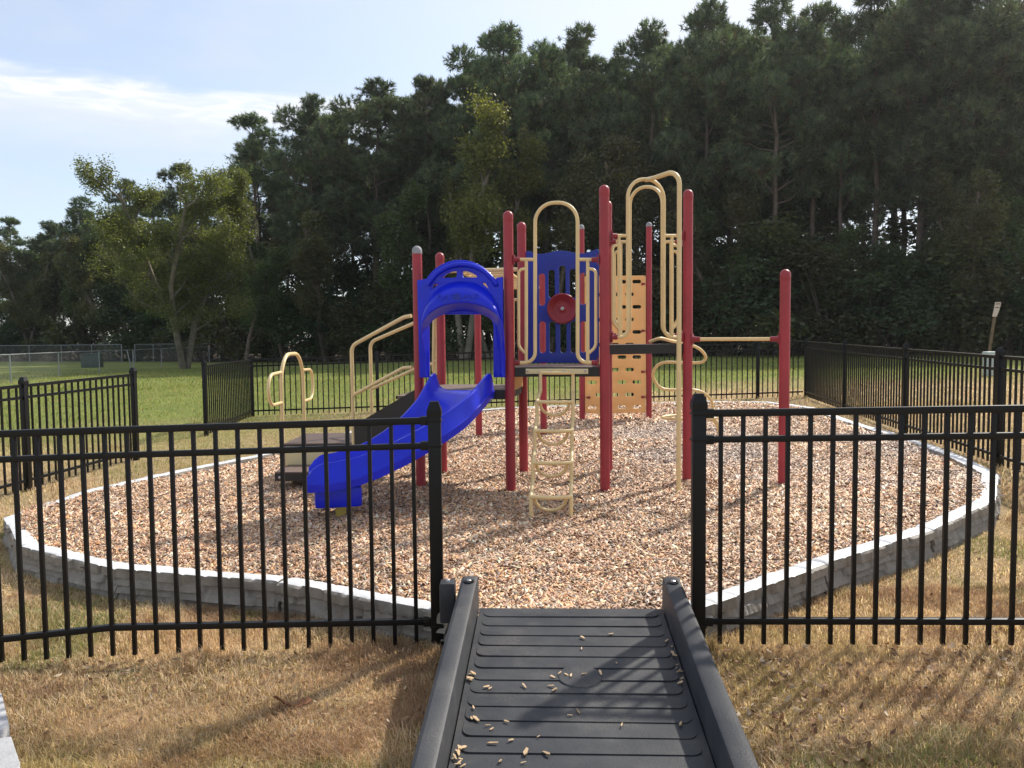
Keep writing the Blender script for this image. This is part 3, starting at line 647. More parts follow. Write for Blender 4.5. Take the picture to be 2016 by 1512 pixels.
for i, (px, py) in enumerate(spots):
    z = .2
    for _ in range(8):
        p = at_z(px, py, z); s = -(p - Vector((FAR.x, FAR.y, 0))).dot(RD); u = (p - Vector((FAR.x, FAR.y, 0))).dot(RN); z = rp(u, s).z + .009
    if abs(u) > hw - .012: continue
    if chip0 is None: o = chip0 = chip_mesh().build('wood_chip', M_chiplight, smooth=0)
    else: o = chip0.copy(); C.objects.link(o)
    o.location = (p.x, p.y, z); o.rotation_euler = (rr.uniform(-.2, .2), rr.uniform(-.2, .2), rr.uniform(0, 6.28)); k_ = rr.uniform(.42, .95); o.scale = (k_ * rr.uniform(.8, 1.25), k_ * rr.uniform(.5, 1.3), k_)
    tag(o, 'loose pale wood chip lying on the black ramp', 'wood chip', 'loose wood chips lying on the ramp')

# ------------------------------------------------------------------ black metal fences
def fence(label, posts, zt, zb, near=True, sp=.1095, raise_=None, dbl=None):
    """posts: (x, y); zt: height of post top above zb; top rail etc. follow; zb(x, y) gives ground height"""
    base = posts[0]; root = thing('metal_fence', label, 'fence', (base[0], base[1], zb(*base)), group='black metal picket fences round the play area')
    org = root.location.copy(); pm = None; km = None; cm = None
    for i, (x, y, full) in enumerate(posts):
        if full:
            a = posts[max(i - 1, 0)]; b = posts[min(i + 1, len(posts) - 1)]; rz = math.atan2(b[1] - a[1], b[0] - a[0])
            if pm is None:
                m = MB(); m.box((0, 0, (zt - .03) / 2 - .05), (.0635, .0635, zt - .03 + .1), bevel=.004); pm = m.build('post', M_black).data
                m = MB(); q = .036; h0 = -.03
                m.add([(-q, -q, h0 - .03), (q, -q, h0 - .03), (q, q, h0 - .03), (-q, q, h0 - .03), (-q, -q, h0 + .004), (q, -q, h0 + .004), (q, q, h0 + .004), (-q, q, h0 + .004), (-.02, -.02, .018), (.02, -.02, .018), (.02, .02, .018), (-.02, .02, .018)],
                      [(0, 3, 2, 1)] + [(j, (j + 1) % 4, (j + 1) % 4 + 4, j + 4) for j in range(4)] + [(j + 4, (j + 1) % 4 + 4, (j + 1) % 4 + 8, j + 8) for j in range(4)] + [(8, 9, 10, 11)]); cm = m.build('post_cap', M_black, smooth=0).data
                for ob in [o for o in C.objects if o.data in (pm, cm)]: bpy.data.objects.remove(ob)
            po = link('post', pm, root); po.location = Vector((x, y, zb(x, y))) - org; po.rotation_euler = (0, 0, rz)
            co = link('post_cap', cm, po); co.location = (0, 0, zt)
    rails = [[], [], []]; spots = []
    for i in range(len(posts) - 1):
        (x0, y0, f0), (x1, y1, f1) = posts[i], posts[i + 1]; p = Vector((x0, y0, zb(x0, y0))); q = Vector((x1, y1, zb(x1, y1))); d = (q - p).normalized(); ln = (q - p).length
        for j, (h, hh) in enumerate(((zt - .078, .034), (zt - .078 - .126, .030), (.118, .030))):
            dz0 = raise_(x0) if raise_ and j == 2 else 0; dz1 = raise_(x1) if raise_ and j == 2 else 0
            m = MB(); m.bar(p + Vector((0, 0, h + dz0)) + d * (.034 if f0 else 0), q + Vector((0, 0, h + dz1)) - d * (.034 if f1 else 0), .030, hh, bevel=.0025 if near else 0)
            if near:
                for e, ff in ((p + d * .045, f0), (q - d * .045, f1)):
                    if ff:
                        m.box(e + Vector((0, 0, h + (dz0 if e is p else dz0))), (.05, .04, .044), math.atan2(d.y, d.x), bevel=.003)
            rails[j].append(m)
        n = max(2, round(ln / sp)); g = ln / n
        for k in range(1, n): spots.append(p + (q - p) * (k / n))
        if not f1: spots.append(q)
    for j in range(3):
        for m in rails[j]:
            o = m.build('rail', M_black, root, origin=org)
    pk = None; hp = zt - .078 - .004
    if near:
        m = MB(); m.box((0, 0, hp / 2 + .012), (.019, .019, hp - .024), bevel=.0015); pk = m.build('picket', M_black)
    else:
        m = MB(); m.box((0, 0, hp / 2 + .012), (.019, .019, hp - .024)); pk = m.build('picket', M_black, smooth=0)
    pkm = pk.data; bpy.data.objects.remove(pk)
    lim = spots
    if len(lim) > 98: lim = sorted(spots, key=lambda s: s.length)[:98]
    for s in lim:
        o = link('picket', pkm, root); o.location = s - org
    rest = [s for s in spots if s not in lim]
    if rest:
        m = MB()
        for s in rest: m.box(s + Vector((0, 0, hp / 2 + .012)), (.019, .019, hp - .024))
        tag(m.build('far_pickets', M_black, root, smooth=0, origin=org), kind='stuff')
    if near:
        for (x, y, full) in posts:
            if not full: continue
            for h in (zt - .078, zt - .204, .118):
                m = MB(); m.box((x, y, zb(x, y) + h), (.072, .072, .012), bevel=.002); m.build('band', M_black, root, origin=org)
    return root
zgf = lambda x, y, *a: float(zg(x, y))
zl = lambda x, y, *a: -.005 + .017 * (x + .39)
fence('black picket fence left of the ramp, closest to the viewer, top rail dipping leftwards', [(-.39, 3.95, True), (-2.02, 3.90, False), (-3.3, 3.80, True)], 1.24, zl, True, .1085, raise_=lambda x: .02 if x > -1 else (.05 if x > -2.5 else -.02))
zr = lambda x, y, *a: .045 + .012 * (x - .89)
fence('black picket fence right of the ramp, closest to the viewer, above dry grass', [(.893, 3.78, True), (3.3, 3.62, True)], 1.228, zr, True, .1072, raise_=lambda x: .02)
fence('black picket fence running back along the right side of the play area', [(4.75, 5.4, True), (5.10, 8.27, True), (5.42, 10.9, True), (5.76, 13.7, True), (6.13, 16.5, True)], 1.23, zgf, False)
fence('black picket fence across the far end of the play area in front of the woods', [(6.07, 16.5, False), (5.11, 16.45, True), (2.5, 16.35, True), (-.1, 16.25, True), (-2.74, 16.1, True), (-5.26, 16.0, True)], 1.23, zgf, False)
fence('short black picket fence panel at the far left corner, beyond the grass gap', [(-5.25, 15.96, False), (-5.05, 13.0, True)], 1.23, zgf, False)
fence('black picket fence along the left side, nearer than the grass gap', [(-5.07, 10.6, True), (-5.31, 8.6, True), (-5.6, 6.2, True), (-5.9, 3.9, True)], 1.23, zgf, False)

# ------------------------------------------------------------------ the play structure
F0, F1, F2 = Vector((-.85, 7.25, 0)), Vector((-.02, 7.12, 0)), Vector((.82, 6.99, 0))
B0, B1, B2 = Vector((-.72, 8.10, 0)), Vector((.11, 7.97, 0)), Vector((.95, 7.84, 0))
A = Vector((1.62, 7.30, 0)); G = Vector((2.365, 6.87, 0))
Lp, Lq = Vector((-.45, 10.6, 0)), Vector((.42, 10.6, 0)); W0, W1 = Vector((1.09, 12.3, 0)), Vector((2.13, 12.3, 0))
PS = thing('play_structure', 'red, blue and beige playground climbing structure with slide, standing on wood chips', 'play structure', (.1, 7.5, float(chip_z(.1, 7.5))))
PO = PS.location.copy()
def part(m, name, mats, parent=None, smooth=38): return m.build(name, mats, parent or PS, smooth, origin=PO)
def post(p, ztop, r=.0445, worn=False):
    m = MB(); z0 = float(chip_z(p.x, p.y)) - .12
    if worn:
        m.tube([(p.x, p.y, z0), (p.x, p.y, ztop - .06)], r, 20); o = part(m, 'post', M_red)
        m = MB(); m.lathe((p.x, p.y, ztop - .0605), [(r + .0015, -.012), (r + .0015, .012)] + [((r + .001) * math.cos(a), .015 + .045 * math.sin(a)) for a in [i * math.pi / 2 / 7 for i in range(8)]], 20)
        c = part(m, 'post_cap', M_worn, o); c['label'] = 'worn grey post cap'
    else:
        m.tube([(p.x, p.y, z0), (p.x, p.y, ztop - .045)], r, 20)
        m.lathe((p.x, p.y, ztop - .046), [(r + .001, -.05), (r + .0018, -.048), (r + .0018, 0)] + [((r + .0018) * math.cos(a), .046 * math.sin(a)) for a in [i * math.pi / 2 / 7 for i in range(1, 8)]], 20)
        o = part(m, 'post', M_red)
    return o
def top_z(p, px, py): return at(px, py, p.y).z
post(F0, top_z(F0, 817, 484), worn=True); post(F1, top_z(F1, 1000, 415)); post(F2, top_z(F2, 1190, 364))
post(B0, top_z(B0, 860, 497)); post(B1, top_z(B1, 1022, 437)); post(B2, top_z(B2, 1198, 395))
post(A, top_z(A, 1352, 373)); post(G, top_z(G, 1547, 530))
post(Lp, top_z(Lp, 940, 538)); post(Lq, top_z(Lq, 1069, 536)); post(W0, top_z(W0, 1143, 442), worn=True); post(W1, top_z(W1, 1277, 437), worn=True)

# decks
def deck(poly, ztop, name='deck'):
    m = MB(); c = sum(poly, Vector()) / len(poly); P = [p + (c - p).normalized() * .0 for p in poly]
    n = len(P); sh = [Vector((p.x, p.y, ztop)) for p in P]
    cx = sum(sh, Vector()) / n; sh = [cx + (p - cx) * .985 for p in sh]
    m.mi = 0; m.add(sh, [tuple(range(n))]); m.mi = 1
    lo = [p - Vector((0, 0, .008)) for p in sh]; lo2 = [cx + (p - cx) * 1.004 - Vector((0, 0, .010)) for p in sh]; lo3 = [p - Vector((0, 0, .075)) for p in lo2]
    V = sh + lo2 + lo3; F = [(i, i + n, (i + 1) % n + n, (i + 1) % n) for i in range(n)] + [(i + n, i + 2 * n, (i + 1) % n + 2 * n, (i + 1) % n + n) for i in range(n)] + [tuple(2 * n + i for i in range(n - 1, -1, -1))]
    m.add(V, F); o = part(m, name, [M_deck, M_deck_edge], smooth=0); return o
def toward(a, b, d): return a + (b - a).normalized() * d
FN = (F0 - B0).normalized()                   # towards the viewer, square to the front of the decks
ZD0 = 1.093; ZD1 = at(1100, 723, 7.05).z; ZD2 = at(1265, 678, 7.2).z
deck([F0 + FN * .0, F1, B1, B0], ZD0); d1 = deck([F1, F2, B2, B1], ZD1); d2 = deck([F2, A, B2], ZD2)
tx = (F2 - F0).normalized(); n3 = Vector((tx.y, -tx.x, 0))
# beige bolt plate and ladder on the middle deck
m = MB(); a = in_plane(1035, 731, F1, F2, .055); b = in_plane(1158, 731, F1, F2, .055); m.bar(a, b, .012, .046, bevel=.003); bpz = part(m, 'bolt_plate', M_beige_pl)
m = MB()
for x in (1039, 1083, 1110, 1153): c = in_plane(x, 731, F1, F2, .062); m.lathe(c, [(.011, 0), (.010, .005), (.004, .009)], 8, axis=n3)
part(m, 'bolt', M_steel, bpz)
def ladder():
    m = MB(); r = .0155; lv = [(734, 7.00), (791, 6.76), (848, 6.50), (911, 6.25), (978, 6.0)]; xs = [(1064, 1128), (1057, 1128), (1053, 1126), (1049, 1125), (1045, 1124)]
    L3 = []; R3 = []
    for (y, d), (xl, xr) in zip(lv, xs): L3.append(at(xl, y, d)); R3.append(at(xr, y, d))
    for S in (L3, R3):
        pts = [S[0]]
        for i in range(1, 5):
            up = Vector((S[i - 1].x, S[i - 1].y, S[i].z + .075)); pts += [up]; pts += [S[i]]
        pts.append(Vector((S[-1].x + .0, S[-1].y, float(chip_z(S[-1].x, S[-1].y)) - .06)))
        m.tube(fillet(pts, .03, 4), r, 10)
    for i in range(0, 5):
        l_, r2 = L3[i], R3[i]; mid = (l_ + r2) / 2 - Vector((0, .055 if i else .02, 0)) ; m.tube(bez(l_, l_.lerp(mid, .5) - Vector((0, .02, 0)), r2.lerp(mid, .5) - Vector((0, .02, 0)), r2, 10), r, 10)
        if i:
            back = Vector((0, .10, 0)); a_ = l_ + back * .5 + Vector((.03, 0, -.01)); b_ = r2 + back * .5 + Vector((-.03, 0, -.01)); dn = Vector((0, .06, -.155))
            m.tube(bez(a_, a_ + dn, b_ + dn, b_, 14), r * .85, 10)
    return part(m, 'loop_ladder', M_beige)
ladder()
# entry frames
def clampm(m, p, q, r=.022):
    """red collar on a rail end p, flange towards the post axis q"""
    p, q = Vector(p), Vector(q); d = (q - p); d.z = 0; d.normalize(); m.tube([p - d * .05, p], r, 12); m.box(p + d * .004, (.012, .05, .085), math.atan2(d.y, d.x), bevel=.003)
def frame(P, Q, px, off=0.0, solid=1):
    """loop entry frame in the upright plane P-Q, from photo measurements"""
    ip = lambda x, y: in_plane(x, y, P, Q, off)
    m = MB(); r = .0165; xl, xr, yt, yb, ybar, xli, xri, xlo, xro, yl, xcl, xcr = px
    # outer hoop
    m.tube(fillet([ip(xcl, yb), ip(xl, yb), ip(xl, yt), ip(xr, yt), ip(xr, yb), ip(xcr, yb)], [0, .13, .17, .17, .13, 0], 8), r, 12)
    m.tube([ip(xcl, ybar), ip(xl, ybar)], r * .92, 10); m.tube([ip(xr, ybar), ip(xcr, ybar)], r * .92, 10)
    for xi, xo in ((xli, xlo), (xri, xro)):
        m.tube([ip(xi, ybar), ip(xi, yb - 2)], r * .9, 10)
        m.tube(fillet([ip(xi, ybar + 18), ip(xo, ybar + 20), ip(xo, yl - 14), ip(xi, yl)], [0, .06, .08, 0], 6), r * .85, 10)
    o = part(m, 'entry_frame', M_beige); c = MB()
    for x, y, pp in ((xcl, ybar, P), (xcl, yb, P), (xcr, ybar, Q), (xcr, yb, Q)): clampm(c, ip(x, y), pp + Vector((0, 0, ip(x, y).z)))
    part(c, 'clamp', M_redp, o); return o
frame(F1, F2, (1053.5, 1137, 399, 714, 511, 1036, 1157, 1021, 1173, 697, 1013, 1176))
fr = frame(F2, A, (1236, 1307, 353, 664, 464, 1218.5, 1323, 1206, 1337, 648, 1204, 1341))
fr = frame(B2, A, (1240, 1304, 368, 660, 476, 1222, 1321, 1210, 1335, 645, 1205, 1340))
# fire pole
top = at(1336, 345, 6.75); foot = at(1336, 978, 6.75); jn = in_plane(1272, 354, F2, A)
m = MB(); m.tube(fillet([Vector((foot.x, foot.y, foot.z - .1)), Vector((foot.x, foot.y, at(1337, 333, 6.75).z)), in_plane(1290, 350, F2, A, .22), jn], [0, .14, .3, 0], 8), .0205, 14)
part(m, 'fire_pole', M_beige)
# pull-up bar
za = at(1360, 668, 7.2).z
pa = Vector((A.x, A.y, za)); pb = Vector((G.x, G.y, at(1535, 667.5, 6.9).z)); dv = (pb - pa).normalized()
m = MB(); m.tube([pa + dv * .07, pb - dv * .07], .0165, 12); o = part(m, 'pull_up_bar', M_beige)
m = MB()
for e, s in ((pa, 1), (pb, -1)): m.lathe(e, [(.030, .036), (.030, .05), (.024, .075), (.022, .12)], 12, axis=dv * s); m.box(e + dv * s * .044, (.014, .055, .10), math.atan2(dv.y, dv.x), bevel=.004)
part(m, 'clamp', M_redp, o)
# blue wheel panel at the back of the middle deck
ptx = (B2 - B1).normalized()
def panel_uv(P, Q):
    t = (Q - P).normalized(); n = Vector((t.y, -t.x, 0))
    def uv(x, y, off=0.):
        p = in_plane(x, y, P, Q, off); return ((p - P).dot(t), p.z)
    def xf(off):
        return lambda u, v, w: P + t * u + Vector((0, 0, v)) + n * (w + off) - PO
    return uv, xf, t, n
uv, xf, t_, n_ = panel_uv(B1, B2)
z2 = lambda X, Y: (980 + X / 3.781, 320 + Y / 3.781)
def px_loop(pts): return [uv(*z2(*p)) for p in pts]
top_e = [(205, 690), (207, 668), (222, 661), (240, 664), (270, 675), (305, 683), (350, 681), (400, 669), (440, 660), (478, 658), (520, 663), (560, 673), (605, 680), (650, 677), (690, 665), (722, 652), (740, 646), (752, 655), (750, 690)]
outl = px_loop(top_e + [(752, 1490), (228, 1490), (222, 730)])
def slot(x0, x1, y0, y1):
    a = uv(*z2(x0, y0)); b = uv(*z2(x1, y1)); return pill((a[0] + b[0]) / 2, (a[1] + b[1]) / 2, abs(b[0] - a[0]) / 2, abs(b[1] - a[1]) / 2, 7)
holes = [slot(303, 356, 825, 1067), slot(374, 428, 797, 1010), slot(454, 508, 765, 985), slot(532, 584, 790, 1010), slot(609, 661, 818, 1060),
         slot(308, 361, 1180, 1420), slot(382, 434, 1180, 1420), slot(461, 515, 1190, 1420), slot(538, 590, 1180, 1420), slot(614, 664, 1178, 1416)]
pan = curve_plate('wheel_panel', outl, holes, .019, .003, M_bluep, xf(.0), PS)
c = in_plane(*z2(482, 1088), B1, B2, .012); m = MB()
m.lathe(c, [(.02, 0), (.135, .004), (.149, .014), (.152, .03), (.149, .046), (.140, .052), (.131, .047), (.126, .040), (.105, .034), (.098, .026), (.085, .016), (.055, .012), (.03, .014), (.022, .022), (.016, .023)], 40, axis=n_)
wh = part(m, 'wheel', M_redp, pan, smooth=50)
m = MB(); m.lathe(c + n_ * .023, [(.019, 0), (.018, .005), (.010, .006), (.009, .012), (.004, .013)], 12, axis=n_); part(m, 'bolt', M_steel, pan)
# riser panel between the two lower decks
m = MB(); a = F1.lerp(B1, .12); b = F1.lerp(B1, .95); m.bar((a.x, a.y, 1.17), (b.x, b.y, 1.17), .014, .19, bevel=.004); part(m, 'riser_panel', M_orange)
# climbing wall
uv, xf, t_, n_ = panel_uv(W0, W1); m5 = lambda X, Y: (1180 + X / 3.782, 320 + Y / 3.782)
lo, hi = uv(1152, 813), uv(1270.5, 543); rows_ = []
outl = round_poly([(lo[0], lo[1]), (hi[0], lo[1]), (hi[0], hi[1]), (lo[0], hi[1])], .02, 4); holes = []
wd_ = hi[0] - lo[0]; hgt = hi[1] - lo[1]; nr = 11
for k in range(nr):
    zc = hi[1] - hgt * (.042 + k * (.916 / (nr - 1))); fx = (.115, .36, .61, .855) if k % 2 == 0 else (.24, .49, .735) 
    for f in fx: holes.append(pill(lo[0] + wd_ * f, zc, wd_ * .075, .031, 6))
cw = curve_plate('climbing_wall', outl, holes, .02, .003, M_orange, xf(.02), PS)
m = MB()
for P_, s in ((W0, 1), (W1, -1)):
    for f in (.06, .40, .70, .885):
        zc = hi[1] - hgt * f; e = P_ + t_ * s * .04 + Vector((0, 0, zc)); m.tube([e - t_ * s * .01, e + t_ * s * .085 + n_ * .03], .021, 10); m.box(e, (.012, .04, .09), math.atan2(t_.y, t_.x), bevel=.003)
part(m, 'clamp', M_redp, cw)
# overhead ladder behind the left deck
m = MB(); zl_ = at(880, 534, 8.1).z
a0, a1 = Vector((B0.x, B0.y, zl_)), Vector((B1.x, B1.y, zl_)); b0, b1 = Vector((Lp.x, Lp.y, zl_ - .02)), Vector((Lq.x, Lq.y, zl_ - .02))
m.tube([a0, a1], .0205, 12); m.tube([b0, b1], .0205, 12)
i0, i1 = a0.lerp(a1, .24), a0.lerp(a1, .80); j0, j1 = b0.lerp(b1, .24), b0.lerp(b1, .80)
m.tube([i0, j0], .0205, 12); m.tube([i1, j1], .0205, 12)
for k in range(1, 8): m.tube([i0.lerp(j0, k / 8), i1.lerp(j1, k / 8)], .0155, 8)
part(m, 'overhead_ladder', M_beige)
# guard loops beside the back opening of the left deck
m = MB(); ip = lambda x, y: in_plane(x, y, B0, B1)
m.tube(fillet([ip(868, 600), ip(855, 600), ip(853, 735), ip(868, 735)], [0, .05, .05, 0], 6), .0165, 10); m.tube([ip(861, 602), ip(860, 735)], .015, 10); m.tube([ip(866, 712), ip(852, 712)], .015, 10)
m.tube(fillet([ip(1020, 590), ip(1010, 590), ip(1010, 735), ip(1022, 735)], [0, .04, .04, 0], 5), .0155, 10)
part(m, 'guard_loop', M_beige)
# loop climber off the triangular deck
sx = lambda X, Y: (1270 + X / 5.6, 650 + Y / 5.6)
mb = (B2 + A) / 2
P3 = [in_plane(*sx(60, 130), B2, A, .06), in_plane(*sx(170, 108), B2, A, .0), at(*sx(290, 118), 7.75), at(*sx(420, 140), 8.0), at(*sx(520, 168), 8.15), at(*sx(610, 215), 8.28), at(*sx(668, 290), 8.35), at(*sx(640, 345), 8.38), at(*sx(560, 360), 8.4),
      at(*sx(380, 357), 8.42), at(*sx(220, 355), 8.45), at(*sx(130, 395), 8.5), at(*sx(85, 490), 8.55), at(*sx(125, 590), 8.6), at(*sx(210, 650), 8.62), at(*sx(380, 658), 8.65), at(*sx(540, 660), 8.68), at(*sx(650, 695), 8.72), at(*sx(720, 760), 8.78), at(*sx(745, 830), 8.82), at(*sx(740, 890), 8.85)]
P3[0] = Vector((P3[0].x, P3[0].y + .05, ZD2 + .02)); P3[1].z = ZD2 + .05
m = MB(); m.tube(catmull(P3, 6), .0165, 10)
leg = [at(*sx(740, 960), 8.86), at(*sx(790, 1030), 8.88), at(*sx(820, 1110), 8.9), at(*sx(830, 1200), 8.9), at(*sx(830, 1290), 8.9)]; leg.append(leg[-1] - Vector((0, 0, .2)))
m.tube(catmull([P3[-1]] + leg, 5), [.0175] + [.0195] * 3 + [.026] * 60 if False else .0235, 12)
c0 = at(*sx(590, 970), 8.95); lp = []
for k in range(25):
    a = 2 * math.pi * k / 24; lp.append(at(1357 + 58 * math.cos(a) + 4, 823 + 2.5 * math.cos(a) , 8.88 + .24 * math.sin(a)))
for q in lp: q.z = c0.z + .02 * math.cos(0)
m.tube(lp, .0155, 10, cap=False); part(m, 'loop_climber', M_beige)

# slide
S0 = (F0 + F1) / 2 + FN * .06; S1 = Vector((-1.62, 6.20, 0)); ctr = bez(S0, S0 + FN * .62, S1 + Vector((.62, .13, 0)), S1, 40)
prof = [(-.285, -.075), (-.292, -.02), (-.292, -.008), (-.282, .002), (-.276, .13), (-.264, .145), (-.243, .145), (-.233, .13), (-.215, .05), (-.19, .015), (-.14, 0), (.0, -.006), (.14, 0), (.19, .015), (.215, .05), (.233, .13), (.243, .145), (.264, .145), (.276, .13), (.282, .002), (.292, -.008), (.292, -.02), (.285, -.075)]
tot = sum((b - a).length for a, b in zip(ctr, ctr[1:])); run = 0; V = []; q = len(prof)
zs0, zs1 = ZD0 + .012, .497
path = []
for i, p in enumerate(ctr):
    if i: run += (p - ctr[i - 1]).length
    u = run / tot; e = u
    zz = float(np.interp(u, [0, .06, .11, .16, .21, .3, .39, .48, .574, .672, .776, .885, 1], [1.100, 1.092, 1.066, 1.03, .985, .892, .81, .728, .648, .574, .513, .483, .480]))
    tdir = (ctr[min(i + 1, 40)] - ctr[max(i - 1, 0)]).normalized(); nn = Vector((-tdir.y, tdir.x, 0))
    endf = 1 - max(0, (u - .90) / .10) ** 2.4 * .72; st = 1 + .08 * max(0, 1 - abs(u - .06) / .12); wf = 1 - .04 * u
    if u < .02: st *= .75
    for (a, h) in prof:
        hh = h * (endf * st if h > .02 else 1)
        V.append(p + nn * (a * wf) * (1 - max(0, (u - .95) / .05) ** 2 * .05) + Vector((0, 0, zz + hh)))
    path.append((p.copy(), zz, nn))
F = [(i * q + j, i * q + j + 1, (i + 1) * q + j + 1, (i + 1) * q + j) for i in range(40) for j in range(q - 1)] + [(i * q + q - 1, i * q, (i + 1) * q, (i + 1) * q + q - 1) for i in range(40)] + [tuple(range(q)), tuple(40 * q + j for j in range(q))]
m = MB(); m.add(V, F); slide = part(m, 'slide', M_blue, smooth=45)
# moulded foot box under the slide's end, and its leg
m = MB(); p, zz, nn = path[35]; p2 = path[38][0]; ax = math.atan2(p2.y - p.y, p2.x - p.x); cc = p
m.box((cc.x, cc.y, zz - .145), (.36, .44, .16), ax, bevel=.03); m.box((cc.x - .02, cc.y - .222, zz - .145), (.03, .02, .13), ax, bevel=.008); part(m, 'slide_foot', M_blue, slide)
m = MB(); m.box((cc.x + .03, cc.y - .05, .22), (.08, .08, .24), ax, bevel=.006); part(m, 'slide_leg', M_yellow, slide)

# slide hood
uv, xf, t_, n_ = panel_uv(F0, F1); h2 = lambda X, Y: (800 + X / 7.56, 480 + Y / 7.56)
def hp(pts): return [uv(*h2(*p)) for p in pts]
arch = []
for k in range(15):
    a = math.pi - (math.pi * (.14 + .72 * k / 14)); arch.append((828 + 560 * math.cos(a), 800 - 540 * math.sin(a)))
outl = hp([(240, 1975), (205, 560), (300, 548), (325, 540)] + arch + [(1355, 540), (1380, 520), (1446, 512), (1452, 1970), (1330, 1970), (1330, 1230), (1310, 1150), (1255, 1075), (1190, 1045), (470, 1045), (410, 1075), (360, 1160), (355, 1240), (360, 1975)])
hole_px = [[(555, 525), (552, 505), (620, 448), (700, 412), (765, 402), (788, 420), (790, 480), (770, 515), (740, 527)], [(875, 520), (852, 490), (850, 430), (870, 402), (930, 405), (1020, 440), (1085, 480), (1085, 512), (1070, 520)],
           [(385, 700), (430, 600), (500, 592), (515, 615), (400, 710)], [(1135, 595), (1160, 578), (1205, 580), (1262, 680), (1245, 692)], [(610, 975), (660, 950), (780, 936), (798, 945), (798, 975)], [(860, 975), (870, 938), (980, 940), (1050, 960), (1050, 975)]]
holes = [round_poly(hp(h_), .008, 3) for h_ in hole_px]
hood = curve_plate('slide_hood', outl, holes, .045, .006, M_blue, xf(.06), PS)
def hood_pts(t, k):               # k 0: top line on the plate, 1: forward lip, 2: back edge of the opening
    if k == 0: return in_plane(*h2(828 + 530 * math.cos(t), 1010 - 455 * math.sin(t)), F0, F1, .082)
    if k == 1: return in_plane(*h2(830 + 612 * math.cos(t), 1270 - 395 * math.sin(t)), F0, F1, .25)
    return in_plane(*h2(835 + 500 * math.cos(t), 1270 - 265 * math.sin(t)), F0, F1, .082)
nT, nK = 36, 8; V = []; nL = 5; zbot = in_plane(*h2(300, 1975), F0, F1).z
def hrow(a, b, c, bulge):
    r_ = []
    for k in range(nK + 1):
        s_ = k / nK; r_.append(a.lerp(b, s_) + n_ * (bulge * math.sin(math.pi * s_)))
    return r_ + [b - n_ * .004 + Vector((0, 0, -.004)), b - n_ * .03 + Vector((0, 0, -.006)), c]
def leg_row(t, f):                # f: 0 at the spring of the arch .. 1 at the foot of the leg
    a, b, c = hood_pts(t, 0), hood_pts(t, 1), hood_pts(t, 2); sg_ = 1 if math.cos(t) < 0 else -1; z = b.z + (zbot - b.z) * f
    foot_b = Vector((b.x, b.y, 0)) - n_ * (.13 * min(1, f * 1.6)) + t_ * sg_ * (.012 * f); r_ = hrow(Vector((a.x, a.y, z)) - t_ * sg_ * .015, foot_b + Vector((0, 0, z)), Vector((c.x, c.y, z)) - t_ * sg_ * .005, .03)
    return r_
rows = [leg_row(0, f / nL) for f in range(nL, 0, -1)] + [hrow(hood_pts(math.pi * i / nT, 0), hood_pts(math.pi * i / nT, 1), hood_pts(math.pi * i / nT, 2), .05) for i in range(nT + 1)] + [leg_row(math.pi, f / nL) for f in range(1, nL + 1)]
V = [p for r_ in rows for p in r_]; q = nK + 4; nR = len(rows) - 1
F = [(i * q + j, i * q + j + 1, (i + 1) * q + j + 1, (i + 1) * q + j) for i in range(nR) for j in range(q - 1)] + [tuple(range(q)), tuple(nR * q + j for j in range(q))]
m = MB(); m.add(V, F); scoop = part(m, 'scoop', M_blue, hood, smooth=60)
m = MB(); ra = [in_plane(*h2(x, y + 45), F0, F1, .095) for x, y in [(330, 560)] + arch + [(1340, 560)]]
m.tube(ra, .022, 12); part(m, 'hood_rim', M_blue, hood, smooth=50)
# raised lettering on the hood: PLAY (emblem) LAND with a rule under each word
grid = [V[i * q + k] for i in range(nR + 1) for k in range(nK + 1)]
GU = np.array([(p - F0).dot(t_) for p in grid]); GZ = np.array([p.z for p in grid]); GO = np.array([(p - F0).dot(n_) for p in grid])
def surf_off(u, z):
    d = (GU - u) ** 2 + (GZ - z) ** 2; k = np.argsort(d)[:6]; ww = 1 / (d[k] + 1e-6); return float((GO[k] * ww).sum() / ww.sum())
def place2d(me, u0, z0):
    for v in me.vertices:
        u = u0 + v.co.x; z = z0 + v.co.y; o_ = surf_off(u, z); v.co = F0 + t_ * u + Vector((0, 0, z)) + n_ * (o_ + .002 + v.co.z) - PO
def text_mesh(s, size):
    cu = bpy.data.curves.new('lettering', 'FONT'); cu.body = s; cu.size = size; cu.extrude = .004; cu.align_x = 'CENTER'; cu.align_y = 'CENTER'; cu.space_character = 1.12
    tmp = bpy.data.objects.new('lettering', cu); C.objects.link(tmp); me = bpy.data.meshes.new_from_object(tmp.evaluated_get(bpy.context.evaluated_depsgraph_get())); bpy.data.objects.remove(tmp); return me
M_blue2 = mat('blue_raised_lettering', (.006, .018, .36), .4, .1, 8)
# measure the photo position: letters sit at about y = 585 px, u from the hood centre
uc = ((F1 - F0).length) / 2 - .005; zt_ = at(905, 584.5, 6.98).z
ls = .060
for s, du in (('PLAY', -.108), ('LAND', .112)):
    me = text_mesh(s, ls); place2d(me, uc + du, zt_); me.materials.clear(); me.materials.append(M_blue2); link('lettering', me, hood)
m = MB(); m.lathe((0, 0, 0), [(.032, -.002), (.032, .003), (.027, .0035), (.029, .0015), (.012, .0015), (.010, .004)], 28)
for k in range(5):
    a = 2 * math.pi * k / 5; m.bar((0, 0, .002), (.026 * math.cos(a), .026 * math.sin(a), .002), .004, .004)
me = m.build('emblem', M_blue2, None).data; ob = [o for o in C.objects if o.data == me][0]; place2d(me, uc, zt_); ob.parent = hood
for du in (-.106, .108):
    m = MB(); m.box((0, 0, 0), (.094, .004, .005)); me = m.build('rule', M_blue2, None, smooth=0).data; ob = [o for o in C.objects if o.data == me][0]; place2d(me, uc + du, zt_ - .034); ob.parent = hood

